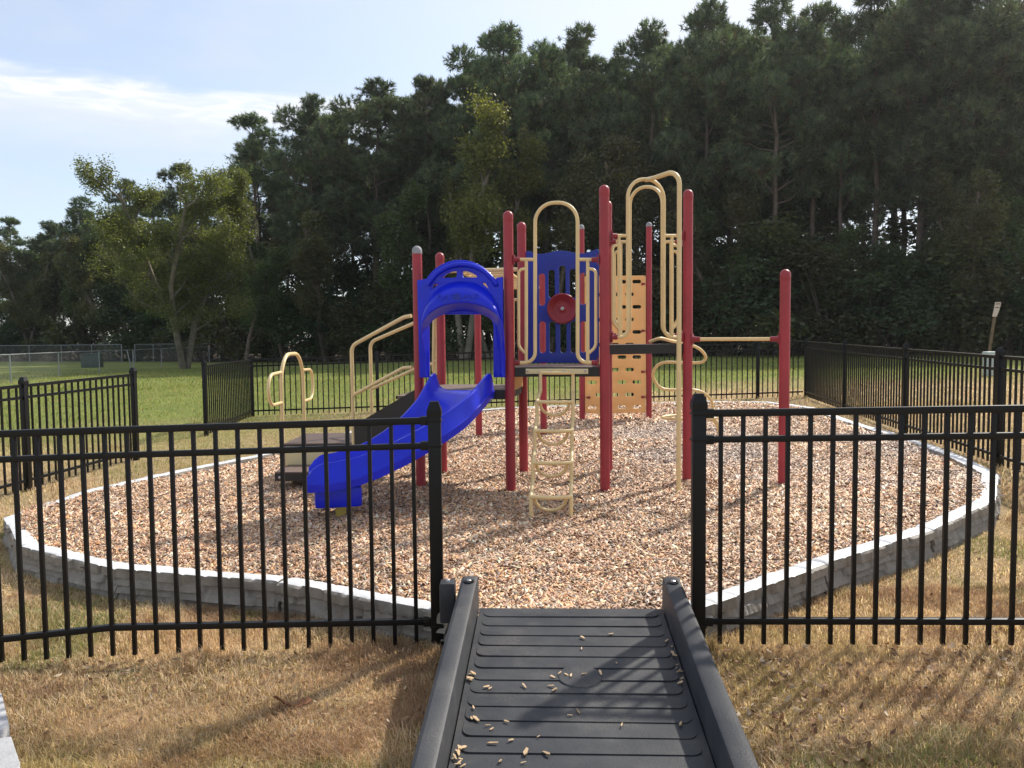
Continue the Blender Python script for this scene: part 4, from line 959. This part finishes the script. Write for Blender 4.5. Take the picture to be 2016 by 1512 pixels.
# transfer platform, step, stairs and rails
rot = 0; pc = Vector((-1.88, 8.085, 0)); ex = Vector((1, 0, 0)); ey = Vector((0, 1, 0))
def loc(u, v, z): return pc + ex * u + ey * v + Vector((0, 0, z))
ZP = .555; ZS = .352
def slab(name, u0, u1, v0, v1, z, th=.07):
    m = MB(); c = loc((u0 + u1) / 2, (v0 + v1) / 2, 0); m.mi = 0; m.box((c.x, c.y, z - .006), (u1 - u0, v1 - v0, .012), rot); m.mi = 1; m.box((c.x, c.y, z - .014 - th / 2), (u1 - u0 + .008, v1 - v0 + .008, th), rot, bevel=.004)
    return part(m, name, [M_deck, M_deck_edge], smooth=0)
pl = slab('transfer_platform', -.345, .34, -.42, .42, ZP, .02)
m = MB(); c = loc(-.0, -.432, ZP - .125); m.box(c, (.665, .016, .20), rot, bevel=.004); fp = part(m, 'front_panel', M_beige_pl, pl)
m = MB()
for u in (-.27, -.08, .04, .27): m.lathe(loc(u, -.441, ZP - .06), [(.013, 0), (.012, .005), (.005, .010)], 8, axis=-ey)
part(m, 'bolt', M_steel, pl)
st = slab('transfer_step', -.305, .40, -.865, -.435, ZS, .07)
m = MB(); m.lathe(loc(-.26, -.870, ZS - .05), [(.016, 0), (.015, .005), (.006, .011)], 10, axis=-ey); part(m, 'bolt', M_steel, st)
m = MB()
for u, v, z in ((-.25, -.83, ZS - .05), (-.25, -.52, ZS - .05), (.3, -.84, ZS - .05), (.3, -.52, ZS - .05), (-.33, .38, ZP - .03), (.32, .38, ZP - .03), (.32, -.40, ZP - .03)):
    c = loc(u, v, 0); m.tube([(c.x, c.y, .02), (c.x, c.y, z)], .0165, 10)
part(m, 'platform_leg', M_beige)
# hand-hold arch with two side loops, along the platform's left edge
hx = -.36; r = .0185; zt_h = 1.42
m = MB(); lo_ = loc(hx, -.405, .05); hi_ = loc(hx, .40, .05)
m.tube(fillet([lo_, loc(hx, -.405, zt_h), loc(hx, .40, zt_h), hi_], [0, .30, .30, 0], 12), r, 12)
for sgn_, v0, za_, zb_ in ((-1, -.405, 1.25, .955), (1, .40, 1.24, .905)):
    m.tube(fillet([loc(hx, v0, za_), loc(hx, v0 + sgn_ * .41, za_ - .01), loc(hx, v0 + sgn_ * .41, zb_), loc(hx, v0, zb_)], [0, .14, .14, 0], 8), r * .85, 10)
part(m, 'handhold', M_beige)
# stairs: black side stringers, treads, handrails
fa, fb = Vector((-1.53, 7.58, 0)), Vector((-.90, 7.30, 0)); ba, bb = Vector((-1.50, 8.42, 0)), Vector((-.775, 8.12, 0))
def stringer(a, b):
    m = MB(); t = (b - a).normalized(); n = Vector((-t.y, t.x, 0)) * .009
    pts = [a + Vector((0, 0, .40)), a + Vector((0, 0, .72)), a.lerp(b, .04) + Vector((0, 0, .745)), b + Vector((0, 0, 1.09)), b + Vector((0, 0, .80)), a.lerp(b, .25) + Vector((0, 0, .42))]
    k = len(pts); m.add([p + n for p in pts] + [p - n for p in pts], [tuple(range(k)), tuple(range(2 * k - 1, k - 1, -1))] + [(i, i + k, (i + 1) % k + k, (i + 1) % k) for i in range(k)]); return m
stair = part(stringer(fa, fb), 'stringer', M_deck_edge, smooth=0); part(stringer(ba, bb), 'stringer', M_deck_edge, smooth=0)
m = MB()
for k in range(3):
    f0, f1 = (k + .25) / 3.2, (k + 1.2) / 3.2; z = ZP + .17 * (k + .8) * 1.0; P_ = [fa.lerp(fb, f0), fa.lerp(fb, f1), ba.lerp(bb, f1), ba.lerp(bb, f0)]; m.prism([Vector((p.x, p.y, z)) for p in P_], .03)
part(m, 'tread', M_deck, stair, smooth=0)
def handrail(a, b, z0, z1, z2_, z3, zr):
    m = MB(); t = (b - a)
    m.tube(fillet([Vector((a.x, a.y, .45)), Vector((a.x, a.y, z1)), a.lerp(b, .88) + Vector((0, 0, z2_)), b + Vector((0, 0, z2_ + .012))], [0, .10, .12, 0], 7), .0185, 12)
    m.tube(fillet([Vector((a.x, a.y, z3)), a.lerp(b, .86) + Vector((0, 0, zr)), b + Vector((0, 0, zr + .006))], [0, .1, 0], 5), .0165, 10); return part(m, 'handrail', M_beige)
handrail(fa, Vector((-.915, 7.27, 0)), 0, 1.50, 1.76, 1.025, 1.295); handrail(ba, Vector((-.80, 8.12, 0)), 0, 1.53, 1.77, 1.03, 1.295)

# ------------------------------------------------------------------ chain-link fences on the far lawn
def chainlink(label, pts, ht, lean=None, sp=.075, rail_r=.021):
    root = thing('chain_link_fence', label, 'fence', (pts[0].x, pts[0].y, pts[0].z), group='chain link fences on the far lawn'); org = root.location.copy()
    for i, p in enumerate(pts):
        m = MB(); d = Vector((0, 0, 0))
        if lean and i == lean[0]: d = Vector(lean[1])
        m.tube([p - Vector((0, 0, .1)), p + Vector((0, 0, ht)) + d], .03 if i not in (0, len(pts) - 1) else .036, 8); m.build('post', M_galv, root, origin=org)
    m = MB(); m.tube([p + Vector((0, 0, ht - .02)) for p in pts], rail_r, 8); m.build('rail', M_galv, root, origin=org)
    m = MB()
    for a, b in zip(pts, pts[1:]):
        ln = (Vector((b.x - a.x, b.y - a.y, 0))).length; n = int(ln / sp); h = ht - .06
        for k in range(-int(h / sp), n):
            for s in (1, -1):
                u0, u1, z0, z1 = k * sp, k * sp + h, 0, h
                c0, c1 = max(u0, 0), min(u1, ln)
                if c1 - c0 < .02: continue
                za_, zb_ = c0 - u0, c1 - u0
                if s < 0: za_, zb_ = h - za_, h - zb_
                p = a.lerp(b, c0 / ln) + Vector((0, 0, .04 + za_)); q_ = a.lerp(b, c1 / ln) + Vector((0, 0, .04 + zb_))
                w_ = Vector((0, 0, .0028)); m.add([p - w_, q_ - w_, q_ + w_, p + w_], [(0, 1, 2, 3)])
    m.build('wire_mesh', M_galv, root, smooth=0, origin=org)
def gp(px, Y): p = at(px, 700, Y); return Vector((p.x, p.y, float(zg(p.x, p.y))))
chainlink('grey chain link fence on the left lawn, its last post leaning, nearer the viewer', [gp(-190, 26), gp(-80, 29.5), gp(19, 32.8), gp(115, 38.0), gp(195, 42), gp(259, 45.0)], 1.22, (5, (-.25, 0, 0)))
chainlink('grey chain link fence running from the leaning post back to the tall yellow tree', [gp(262, 45.2), gp(318, 51), gp(372, 56), gp(412, 60)], 1.22)
chainlink('low grey chain link fence under the woods at far left, before the gate gap', [gp(-60, 64), gp(58, 64), gp(121, 63.5), gp(181, 63), gp(240, 62.5)], 1.45, sp=.1)
chainlink('low grey chain link fence under the woods, between the gate gap and the yellow tree', [gp(266, 62.5), gp(302, 63), gp(363, 63.5), gp(433, 64), gp(500, 64)], 1.45, sp=.1)
# utility cabinet
g = gp(181, 52); m = MB(); m.box((0, 0, .42), (1.1, .8, .84), .1, bevel=.03); m.box((0, 0, .88), (1.18, .88, .07), .1, bevel=.02); o = m.build('utility_cabinet', M_util); o.location = g; tag(o, 'dark grey-green utility cabinet on the lawn behind the chain link fence', 'utility cabinet')
# cable pedestal
g = on_ground(1946, 740); root = thing('cable_pedestal', 'pale grey-green cable pedestal box beyond the right fence', 'cable pedestal', g, .2)
m = MB(); m.box((0, 0, .26), (.24, .21, .52), bevel=.02); m.build('body', M_ped, root); m = MB(); m.box((0, 0, .60), (.285, .25, .20), bevel=.04); m.build('lid', M_ped, root)
# leaning wooden post with a curled notice
g = on_ground(1945, 694.0); g = at(1945, 694, 34.0); g.z = float(zg(g.x, g.y)); tp = at(1960.5, 606, 34.0)
root = thing('sign_post', 'leaning wooden stake with a curled faded notice beyond the right fence', 'sign', g); m = MB(); d = tp - g
m.bar(-d * .05, d, .10, .09, bevel=.008); m.build('stake', M_wood, root)
m = MB(); n = 8; V = []
ax_ = d.normalized()
for i in range(n + 1):
    s = i / n; z = -.0 + .62 * s; bend = .16 * (1 - s) ** 2
    for e in (-1, 1): V.append(d - ax_ * .22 + Vector((e * .13 + .08 * s - .13 * (1 - s) ** 2, -.07 - bend * (.3 if e > 0 else 1), z - .16)))
m.add(V + [v + Vector((0, .008, 0)) for v in V], [(2 * i, 2 * i + 1, 2 * i + 3, 2 * i + 2) for i in range(n)] + [(2 * i + 2 * n + 2, 2 * i + 2 + 2 * n + 2, 2 * i + 3 + 2 * n + 2, 2 * i + 1 + 2 * n + 2) for i in range(n)]); bo = m.build('notice', M_paper, root)
m = MB()
for i, (a, b) in enumerate(((.95, .9), (.82, .76), (.60, .58))):
    for j in range(n):
        pass
for s in (.88, .70):
    i = int(s * n); p, q_ = Vector(V[2 * i]), Vector(V[2 * i + 1]); m.bar(p.lerp(q_, .15) - Vector((0, .006, 0)), p.lerp(q_, .88) - Vector((0, .006, 0)), .004, .035)
m.build('printed_lines', M_ink, bo, smooth=0)

# ------------------------------------------------------------------ trees
def tube_np(pts, rads, n=6):
    m = MB(); m.tube(pts, list(rads), n, cap=False); return np.array([tuple(v) for v in m.v]), np.array(m.f)
class TreeAcc:
    def __init__(s): s.V = []; s.F = []; s.o = 0
    def tube(s, pts, rads, n=6):
        v, f = tube_np(pts, rads, n); s.V.append(v); s.F.append(f + s.o); s.o += len(v)
    def mesh(s, name, mt): return arrays_mesh(name, np.concatenate(s.V), [np.concatenate(s.F)], mt, smooth=True)
def needles(P, D, r, n_per, ln, wd, cols):
    """bottlebrush tufts: P (k,3) places, D (k,3) shoot directions"""
    k = len(P); N_ = k * n_per; Pr = np.repeat(P, n_per, 0); Dr = np.repeat(D, n_per, 0); rnd = r.normal(size=(N_, 3)); rnd /= np.linalg.norm(rnd, axis=1, keepdims=True)
    d = Dr * .75 + rnd * .95; d /= np.linalg.norm(d, axis=1, keepdims=True); l_ = ln * r.uniform(.6, 1.25, N_)[:, None]
    b = Pr + Dr * (r.uniform(-.7, .35, N_) * ln)[:, None]; s = np.cross(d, r.normal(size=(N_, 3))); s /= np.linalg.norm(s, axis=1, keepdims=True)
    w_ = wd * r.uniform(.7, 1.3, N_)[:, None]
    V = np.stack([b - s * w_ / 2, b + s * w_ / 2, b + d * l_], 1).reshape(-1, 3); c = np.repeat(np.repeat(cols, n_per, 0) * r.uniform(.8, 1.2, (N_, 1)), 3, 0)
    return V, c
def pine(seed, H_=22., crown=.45, rad=3.0, nl=17, flat=False):
    r = np.random.RandomState(seed); tr = TreeAcc(); hs = np.linspace(0, 1, 12)
    wob = np.cumsum(r.normal(0, .10, (12, 2)), 0); wob -= wob[0]
    trunk = [Vector((wob[i, 0], wob[i, 1], hs[i] * H_ * .95)) for i in range(12)]; tr.tube(trunk, .21 * (1 - hs) ** .8 + .035, 8)
    def tp(h):
        f = h / (H_ * .95) * 11; i = int(max(0, min(10, f))); return trunk[i].lerp(trunk[i + 1], min(1, f - i))
    P, D, S = [], [], []
    for k in range(nl):
        u = 1.0 if k == 0 else ((k - .5) / nl) ** .85; u = 1 - u if k else 1.0
        az = k * 2.4 + r.uniform(-.6, .6); prof = (1 - u ** 2.4) ** .5 * (.55 + .45 * min(1, u / .3))
        R_ = rad * prof * r.uniform(.5, 1.05) if k else .15; h = H_ * (crown + (1 - crown) * (u * .93)) + r.uniform(-.4, .4); lr = r.uniform(.85, 1.35) * (rad / 3.2) * (1.0 if u < .75 else .8)
        c = tp(min(h, H_ * .94)) + Vector((math.cos(az) * R_, math.sin(az) * R_, 0)); c.z = h
        b0 = tp(max(.1, h - R_ * r.uniform(.35, .7) - .3)); md = b0.lerp(c, .55) + Vector((0, 0, -.12 * R_)); tr.tube([b0, md, c], [.075 * (1 - .5 * u), .05 * (1 - .5 * u), .02], 5)
        nt2 = int(88 * lr)
        for t in range(nt2):
            d = r.normal(size=3); d[2] = d[2] * .9 + .25; d /= np.linalg.norm(d); q = c + Vector(d * np.array([1.12, 1.12, .72])) * lr * (r.uniform(.35, 1.08) ** .5)
            P.append(tuple(q)); D.append(tuple((Vector(d) * .8 + Vector((0, 0, .35))).normalized()))
            if t % 5 == 0: tr.tube([md.lerp(c, r.uniform(.2, 1)), q], [.018, .006], 3)
    for k in range(int(nl * 2.2)):                      # stray shoots between the heads
        u = r.uniform(0, .97); h = H_ * (crown + (1 - crown) * u); az = r.uniform(0, 6.28); R_ = rad * (1 - u ** 2.4) ** .5 * r.uniform(.3, .95); b0 = tp(h * .985); c = b0 + Vector((math.cos(az) * R_, math.sin(az) * R_, .25 * R_)); tr.tube([b0, c], [.03, .008], 4)
        for t in range(9): q = b0.lerp(c, r.uniform(.45, 1)) + Vector(r.normal(0, .2, 3)); P.append(tuple(q)); D.append(tuple((Vector((math.cos(az), math.sin(az), .5)) + Vector(r.normal(0, .5, 3))).normalized()))
    for k in range(18):                                # bare dead branches below the crown
        h = H_ * r.uniform(.16, crown + .05); az = r.uniform(0, 6.28); L_ = r.uniform(.5, 2.2); b0 = tp(h); d = Vector((math.cos(az), math.sin(az), r.uniform(-.15, .35))).normalized(); e = b0 + d * L_; tr.tube([b0, b0.lerp(e, .5) + Vector((0, 0, .05)), e], [.03, .02, .006], 4)
    P, D = np.array(P), np.array(D); k = len(P)
    hrel = r.rand(k, 1); cols = (np.array([[.055, .085, .052]]) * (1 - hrel) + np.array([[.17, .21, .11]]) * hrel) * r.uniform(.75, 1.2, (k, 1))
    brown = (r.rand(k) < .05)[:, None]; cols = np.where(brown, np.array([[.11, .085, .045]]), cols)
    V, c = needles(P, D, r, 20, .36, .060, cols); F_ = np.arange(len(V)).reshape(-1, 3)
    return tr.mesh('trunk', M_bark), arrays_mesh('crown', V, [F_], M_needles, c), float(np.percentile(V[:, 2], 99.9))
def leaves_at(P, r, n_per, spread, size, cols, flatness=.5):
    k = len(P); N_ = k * n_per; c = np.repeat(P, n_per, 0) + np.clip(r.normal(0, 1, (N_, 3)), -1.5, 1.5) * spread * np.array([[1, 1, .8]])
    a = r.normal(size=(N_, 3)); a[:, 2] *= flatness; a /= np.linalg.norm(a, axis=1, keepdims=True); b = np.cross(a, r.normal(size=(N_, 3))); b /= np.linalg.norm(b, axis=1, keepdims=True)
    s = size * r.uniform(.55, 1.3, N_)[:, None]; nrm = np.cross(a, b)
    V = np.stack([c - a * s * .5, c + b * s * .32 + nrm * s * .08, c + a * s * .5, c - b * s * .32 + nrm * s * .08], 1).reshape(-1, 3)
    cc = np.repeat(np.repeat(cols, n_per, 0) * r.uniform(.7, 1.3, (N_, 1)), 4, 0); return V, cc, np.arange(N_ * 4).reshape(-1, 4)
def broadleaf(seed, H_=12., spread=4., stems=3, pal=((.10, .11, .02), (.17, .16, .03)), n_leaf=9, size=.15, low=.2, bark=None, dens=1.0, lspread=.34):
    r = np.random.RandomState(seed); tr = TreeAcc(); P = []
    def grow(p, d, L_, rad, lev):
        pts = [p]; cur = p.copy(); dd = d.copy(); ns = 4
        for s in range(ns):
            dd = (dd + Vector(r.normal(0, .14, 3)) + Vector((0, 0, .10 if lev else .02))).normalized(); cur = cur + dd * (L_ / ns); pts.append(cur.copy())
        tr.tube(pts, np.linspace(rad, rad * .45, ns + 1), 6 if lev < 2 else 4)
        if lev >= 2:
            for q_ in pts[1:]: P.append(tuple(q_))
        if lev < 3:
            nb = (int(7 * dens), int(6 * dens), int(4 * dens))[lev]
            for k in range(nb):
                f = (low if lev == 0 else .25) + (1 - (low if lev == 0 else .25)) * (k + r.uniform(.2, .9)) / nb; q_ = min(ns - .01, f * ns); i = int(q_); bp = pts[i].lerp(pts[i + 1], q_ - i)
                ax = (pts[i + 1] - pts[i]).normalized(); pr = Vector(r.normal(0, 1, 3)); pr = (pr - ax * pr.dot(ax)).normalized()
                nd = (ax * r.uniform(.35, .8) + pr * r.uniform(.6, 1.0) + Vector((0, 0, .12))).normalized()
                Lc = (spread * r.uniform(.55, 1.05) * (1 - .45 * f) if lev == 0 else L_ * r.uniform(.35, .6)); grow(bp, nd, Lc, rad * (.34 if lev == 0 else .42), lev + 1)
    for s in range(stems):
        a = 6.283 * s / stems + r.uniform(-.4, .4); tilt = .0 if stems == 1 else r.uniform(.12, .3)
        grow(Vector((.12 * math.cos(a), .12 * math.sin(a), 0)), Vector((math.sin(tilt) * math.cos(a), math.sin(tilt) * math.sin(a), math.cos(tilt))), H_ * r.uniform(.75, .92), .10 + .008 * H_, 0)
    P = np.array(P); k = len(P); q_ = r.rand(k, 1); z = np.clip(P[:, 2:3] / H_, 0, 1.1); wv = np.clip(q_ * .7 + .35 * fbm(P[:, 0] * .6, P[:, 2] * .6, seed)[:, None], 0, 1)
    cols = np.array([pal[0]]) * (1 - wv) + np.array([pal[1]]) * wv
    V, c, F_ = leaves_at(P, r, n_leaf, lspread, size, cols); return tr.mesh('trunk', bark or M_bark2), arrays_mesh('crown', V, [F_], M_leaf, c), float(np.percentile(V[:, 2], 99.8))
def shrub(seed, H_=5., rad=2.6, pal=((.02, .04, .014), (.05, .08, .025)), n=900, n_leaf=8, size=.17):
    r = np.random.RandomState(seed); tr = TreeAcc(); P = []
    nl = 16; cx_ = r.uniform(-.75, .75, (nl, 2)) * rad; hz_ = r.uniform(.12, .92, nl) * H_; rr_ = r.uniform(.22, .42, nl) * rad * (1.1 - .45 * hz_ / H_)
    cx_ *= (1.05 - .55 * (hz_ / H_) ** 1.6)[:, None]
    for i in range(nl):
        d = r.normal(size=(n // nl, 3)); d /= np.linalg.norm(d, axis=1, keepdims=True); q_ = np.array([cx_[i, 0], cx_[i, 1], hz_[i]]) + d * (r.uniform(.35, 1.0, (len(d), 1)) ** .6) * rr_[i] * np.array([[1, 1, .85]]); P.append(q_)
        tr.tube([Vector((cx_[i, 0] * .15, cx_[i, 1] * .15, 0)), Vector((cx_[i, 0] * .5, cx_[i, 1] * .5, hz_[i] * .5)), Vector((cx_[i, 0], cx_[i, 1], hz_[i]))], [.05, .035, .012], 5)
    P = np.concatenate(P); P = P[P[:, 2] > .05]; k = len(P); wv = np.clip(.6 * r.rand(k, 1) + .5 * fbm(P[:, 0] * .7 + 5, P[:, 2] * .7, seed)[:, None], 0, 1); cols = np.array([pal[0]]) * (1 - wv) + np.array([pal[1]]) * wv
    V, c, F_ = leaves_at(P, r, n_leaf, .2, size, cols); return tr.mesh('stems', M_bark), arrays_mesh('foliage', V, [F_], M_leaf, c), float(np.percentile(V[:, 2], 99.8))
def make(name, kindparts, src, label, cat, loc_, scale, rz, group=None, wide=1.0):
    root = thing(name, label, cat, loc_, rz, group); root.scale = (scale * wide, scale * wide, scale)
    link(kindparts[0], src[0], root); link(kindparts[1], src[1], root); return root
PINES = [pine(11, 22, .44, 3.5, 19), pine(12, 22, .54, 3.0, 15), pine(13, 22, .42, 3.9, 22), pine(14, 22, .58, 2.5, 12), pine(15, 22, .48, 3.4, 18), pine(16, 22, .36, 4.2, 27), pine(17, 22, .55, 2.8, 14), pine(18, 22, .46, 3.3, 18)]
def line_Y(px): return float(np.interp(px, [-300, 0, 300, 600, 1000, 1500, 2016, 2400], [90, 80, 71, 62, 55, 49, 45, 42]))
def hor(px): return CY - FPX * math.tan(PITCH) - (px - CX) * math.tan(ROLL)
rt = random.Random(3)
def plant_pine(px, ytop, Y, label, v=None, wide=1.0, group=None):
    p = at(px, hor(px), Y); z = float(zg(p.x, p.y)); ht = at(px, ytop, Y).z - z; src = PINES[v if v is not None else rt.randrange(8)]
    return make('pine_tree', ('trunk', 'crown'), src, label, 'pine tree', (p.x, p.y, z - .1), ht / src[2], rt.uniform(0, 6.28), group, wide)
FRONT = [(22, 425, 'pine at the far left edge of the treeline, thin top against the sky', 3, 1.1), (108, 432, 'low pine beside the far left edge, its top just over the fence lawn', 4, 1.2), (170, 386, 'pine left of the yellow-green broadleaf tree, rounded top in the sky', 0, 1.15),
         (362, 318, 'pine standing behind the yellow-green tree, tufted top showing above it', 6, 1.0), (310, 372, 'pine hidden behind the middle of the yellow-green tree, between its branches', 2, 1.2), (262, 350, 'pine directly behind the crown of the yellow-green tree, mostly hidden', 1, 1.0), (455, 395, 'dark bushy pine right of the yellow-green tree, below the slender pine', 2, 1.2), (525, 222, 'slender open-topped pine at left of the tall wood, sky showing through it', 3, 1.1),
         (625, 182, 'rounded dense pine left of the broad dome pine', 5, .9), (740, 152, 'broad dome-topped dense pine above the slide end', 5, 1.15), (845, 143, 'narrow pine top between the dome pine and the taller pines', 6, .8),
         (925, 90, 'tall pine left of centre behind the young yellow tree, stepped left side', 0, .9), (985, 45, 'tall pine above the middle deck hoop with blunt top', 2, .85), (1072, 75, 'pine with sloping top between two taller pines above the middle deck', 4, .85), (1137, 50, 'tall pine with flat tufted top left of the sky notch', 7, .9),
         (1212, 108, 'shorter pine in the sky notch above the tall red post', 1, .8), (1288, 40, 'pine right of the sky notch above the fire pole', 4, .85), (1378, 0, 'pointed tall pine above the right-hand deck hoops', 2, .8), (1440, 42, 'pine in the gap between two taller ones above the single red post', 6, .7),
         (1510, -22, 'very tall pine above the pull-up bar with straight visible trunk', 0, .95), (1585, 12, 'pine just right of the very tall straight-trunk pine', 3, .9), (1655, 32, 'lower-topped pine left of the right-hand mass of pines', 7, .75), (1720, -40, 'tall pine above the right fence with tufts against white sky', 1, .95),
         (1800, -70, 'tallest pine at right whose top leaves the picture', 5, .9), (1890, -50, 'tall dense pine at right beyond the leaning notice stake', 2, .95), (1975, 40, 'pine near the right picture edge, top sloping down', 4, .95), (2060, -20, 'pine cut by the right picture edge', 0, 1.0)]
for px, yt, lab, v, wd in FRONT: plant_pine(px, yt, line_Y(px) + rt.uniform(-1, 1.5), lab, v, wd)
for row, (dy, n, lift) in enumerate(((7, 26, 40), (15, 24, 70), (26, 22, 90))):
    for k in range(n):
        px = -120 + 2260 * (k + rt.uniform(.1, .9)) / n; base = float(np.interp(px, [f[0] for f in FRONT], [f[1] for f in FRONT]))
        plant_pine(px, max(base + lift * rt.uniform(.6, 1.3), -40) , line_Y(px) + dy + rt.uniform(-2, 2), 'dark pine standing deeper in the wood behind the front trees', None, .9, 'pines deeper in the wood')

BIRCHY = broadleaf(21, 12.5, 4.6, 3, ((.065, .085, .028), (.175, .185, .058)), 21, .125, .14, lspread=.27, dens=1.2)
YOUNG = broadleaf(22, 12, 2.6, 2, ((.075, .092, .026), (.20, .195, .05)), 17, .14, .40)
BROWNY = broadleaf(23, 10, 2.8, 2, ((.065, .07, .036), (.14, .13, .06)), 13, .15, .2, bark=M_bark)
GREENY = broadleaf(24, 9, 3.0, 1, ((.045, .07, .028), (.10, .135, .05)), 15, .16, .15, bark=M_bark)
def plant(src, name, parts, px, Y, ytop, label, cat, wide=1.0, group=None, rz=None):
    p = at(px, hor(px), Y); z = float(zg(p.x, p.y)); ht = at(px, ytop, Y).z - z; return make(name, parts, src, label, cat, (p.x, p.y, z - .05), ht / src[2], rz if rz is not None else rt.uniform(0, 6.28), group, wide)
TC = ('trunk', 'crown'); SF = ('stems', 'foliage')
plant(BIRCHY, 'broadleaf_tree', TC, 362, 48, 345, 'big yellow-green broadleaf tree with pale multiple trunks on the left lawn', 'tree', 1.0, rz=.6)
plant(GREENY, 'broadleaf_tree', TC, 483, 55, 480, 'thin olive broadleaf tree just right of the big yellow-green tree', 'tree', .9)
plant(YOUNG, 'broadleaf_tree', TC, 915, 50.5, 222, 'young yellow-topped broadleaf tree in front of the pines above the slide hood', 'tree', .95)
plant(YOUNG, 'broadleaf_tree', TC, 965, 51.5, 270, 'olive broadleaf tree just right of the young yellow-topped tree', 'tree', .8)
for px, yt, s, lab in ((640, 400, BROWNY, 'brownish thin tree under the broad dome pine'), (760, 380, GREENY, 'green understorey tree under the narrow pine top'), (1080, 300, BROWNY, 'brownish thin tree above the middle hoop'), (1260, 250, BROWNY, 'brown-leaved thin tree behind the right-hand hoops'),
                       (1420, 330, BROWNY, 'brown-leaved thin tree between the tall post and the single post'), (1340, 360, GREENY, 'green understorey tree just left of the brown one behind the tall post'), (1590, 450, GREENY, 'bright green understorey tree right of the single red post'), (1700, 470, BROWNY, 'brownish understorey tree above the right fence'), (1815, 420, GREENY, 'green understorey tree above the right fence corner'),
                       (1900, 320, BROWNY, 'olive-brown tree left of the leaning notice stake'), (1990, 330, GREENY, 'green tree at the right picture edge behind the stake'), (560, 440, GREENY, 'green understorey tree beneath the slender open-topped pine'), (60, 480, BROWNY, 'brownish tree at the far left under the edge pine'), (130, 462, GREENY, 'green broadleaf tree in the low belt at far left, before the big yellow-green tree'), (12, 455, GREENY, 'green broadleaf tree cut by the left picture edge'), (215, 440, BROWNY, 'brownish tree close behind the left side of the big yellow-green tree')):
    plant(s, 'broadleaf_tree', TC, px, line_Y(px) - 3.4 + rt.uniform(-.8, .8), yt, lab, 'tree', .95)
SHR = [shrub(31, 5, 2.6, ((.03, .055, .024), (.075, .115, .045))), shrub(32, 5, 2.9, ((.028, .055, .026), (.065, .11, .05))), shrub(33, 5, 2.4, ((.045, .06, .024), (.11, .125, .048))), shrub(34, 5, 2.7, ((.045, .047, .023), (.095, .09, .042)))]
n = 30
for k in range(n):
    px = -60 + 2160 * (k + .5) / n + rt.uniform(-14, 14); Y = line_Y(px) - 2.4 + rt.uniform(-.9, .9); yt = float(np.interp(px, [0, 300, 500, 800, 1100, 1400, 1600, 2016], [580, 570, 555, 530, 510, 500, 470, 520])) + rt.uniform(-45, 55)
    plant(SHR[k % 4], 'shrub', SF, px, Y, yt, 'dark leafy shrub in the dense undergrowth along the foot of the wood', 'shrub', 1.2, 'shrubs along the foot of the wood')
for k in range(24):
    px = -60 + 2160 * (k + .5) / 24 + rt.uniform(-14, 14); Y = line_Y(px) + 3 + rt.uniform(-1, 2); yt = float(np.interp(px, [0, 500, 1000, 1500, 2016], [540, 490, 450, 450, 440])) + rt.uniform(-40, 60)
    plant(SHR[(k * 3 + 1) % 4], 'shrub', SF, px, Y, yt, 'dark leafy shrub in the dense undergrowth along the foot of the wood', 'shrub', .95, 'shrubs along the foot of the wood')


# ------------------------------------------------------------------ added scattering volume that imitates lens glare, stronger towards the sun
def glare_haze_box():
    x0, x1, y0, y1, z0, z1 = -325, 325, -85, 385, -2.2, 36
    m = MB(); m.box(((x0 + x1) / 2, (y0 + y1) / 2, (z0 + z1) / 2), (x1 - x0, y1 - y0, z1 - z0))
    mt = bpy.data.materials.new('glare_veil'); mt.use_nodes = True; n = mt.node_tree.nodes; n.remove(n['Principled BSDF'])
    v = n.new('ShaderNodeVolumePrincipled'); v.inputs['Color'].default_value = (.93, .96, 1, 1); v.inputs['Density'].default_value = .00026; v.inputs['Anisotropy'].default_value = .6
    mt.node_tree.links.new(v.outputs[0], n['Material Output'].inputs['Volume']); tag(m.build('glare_haze', mt, smooth=0), kind='stuff')
glare_haze_box()
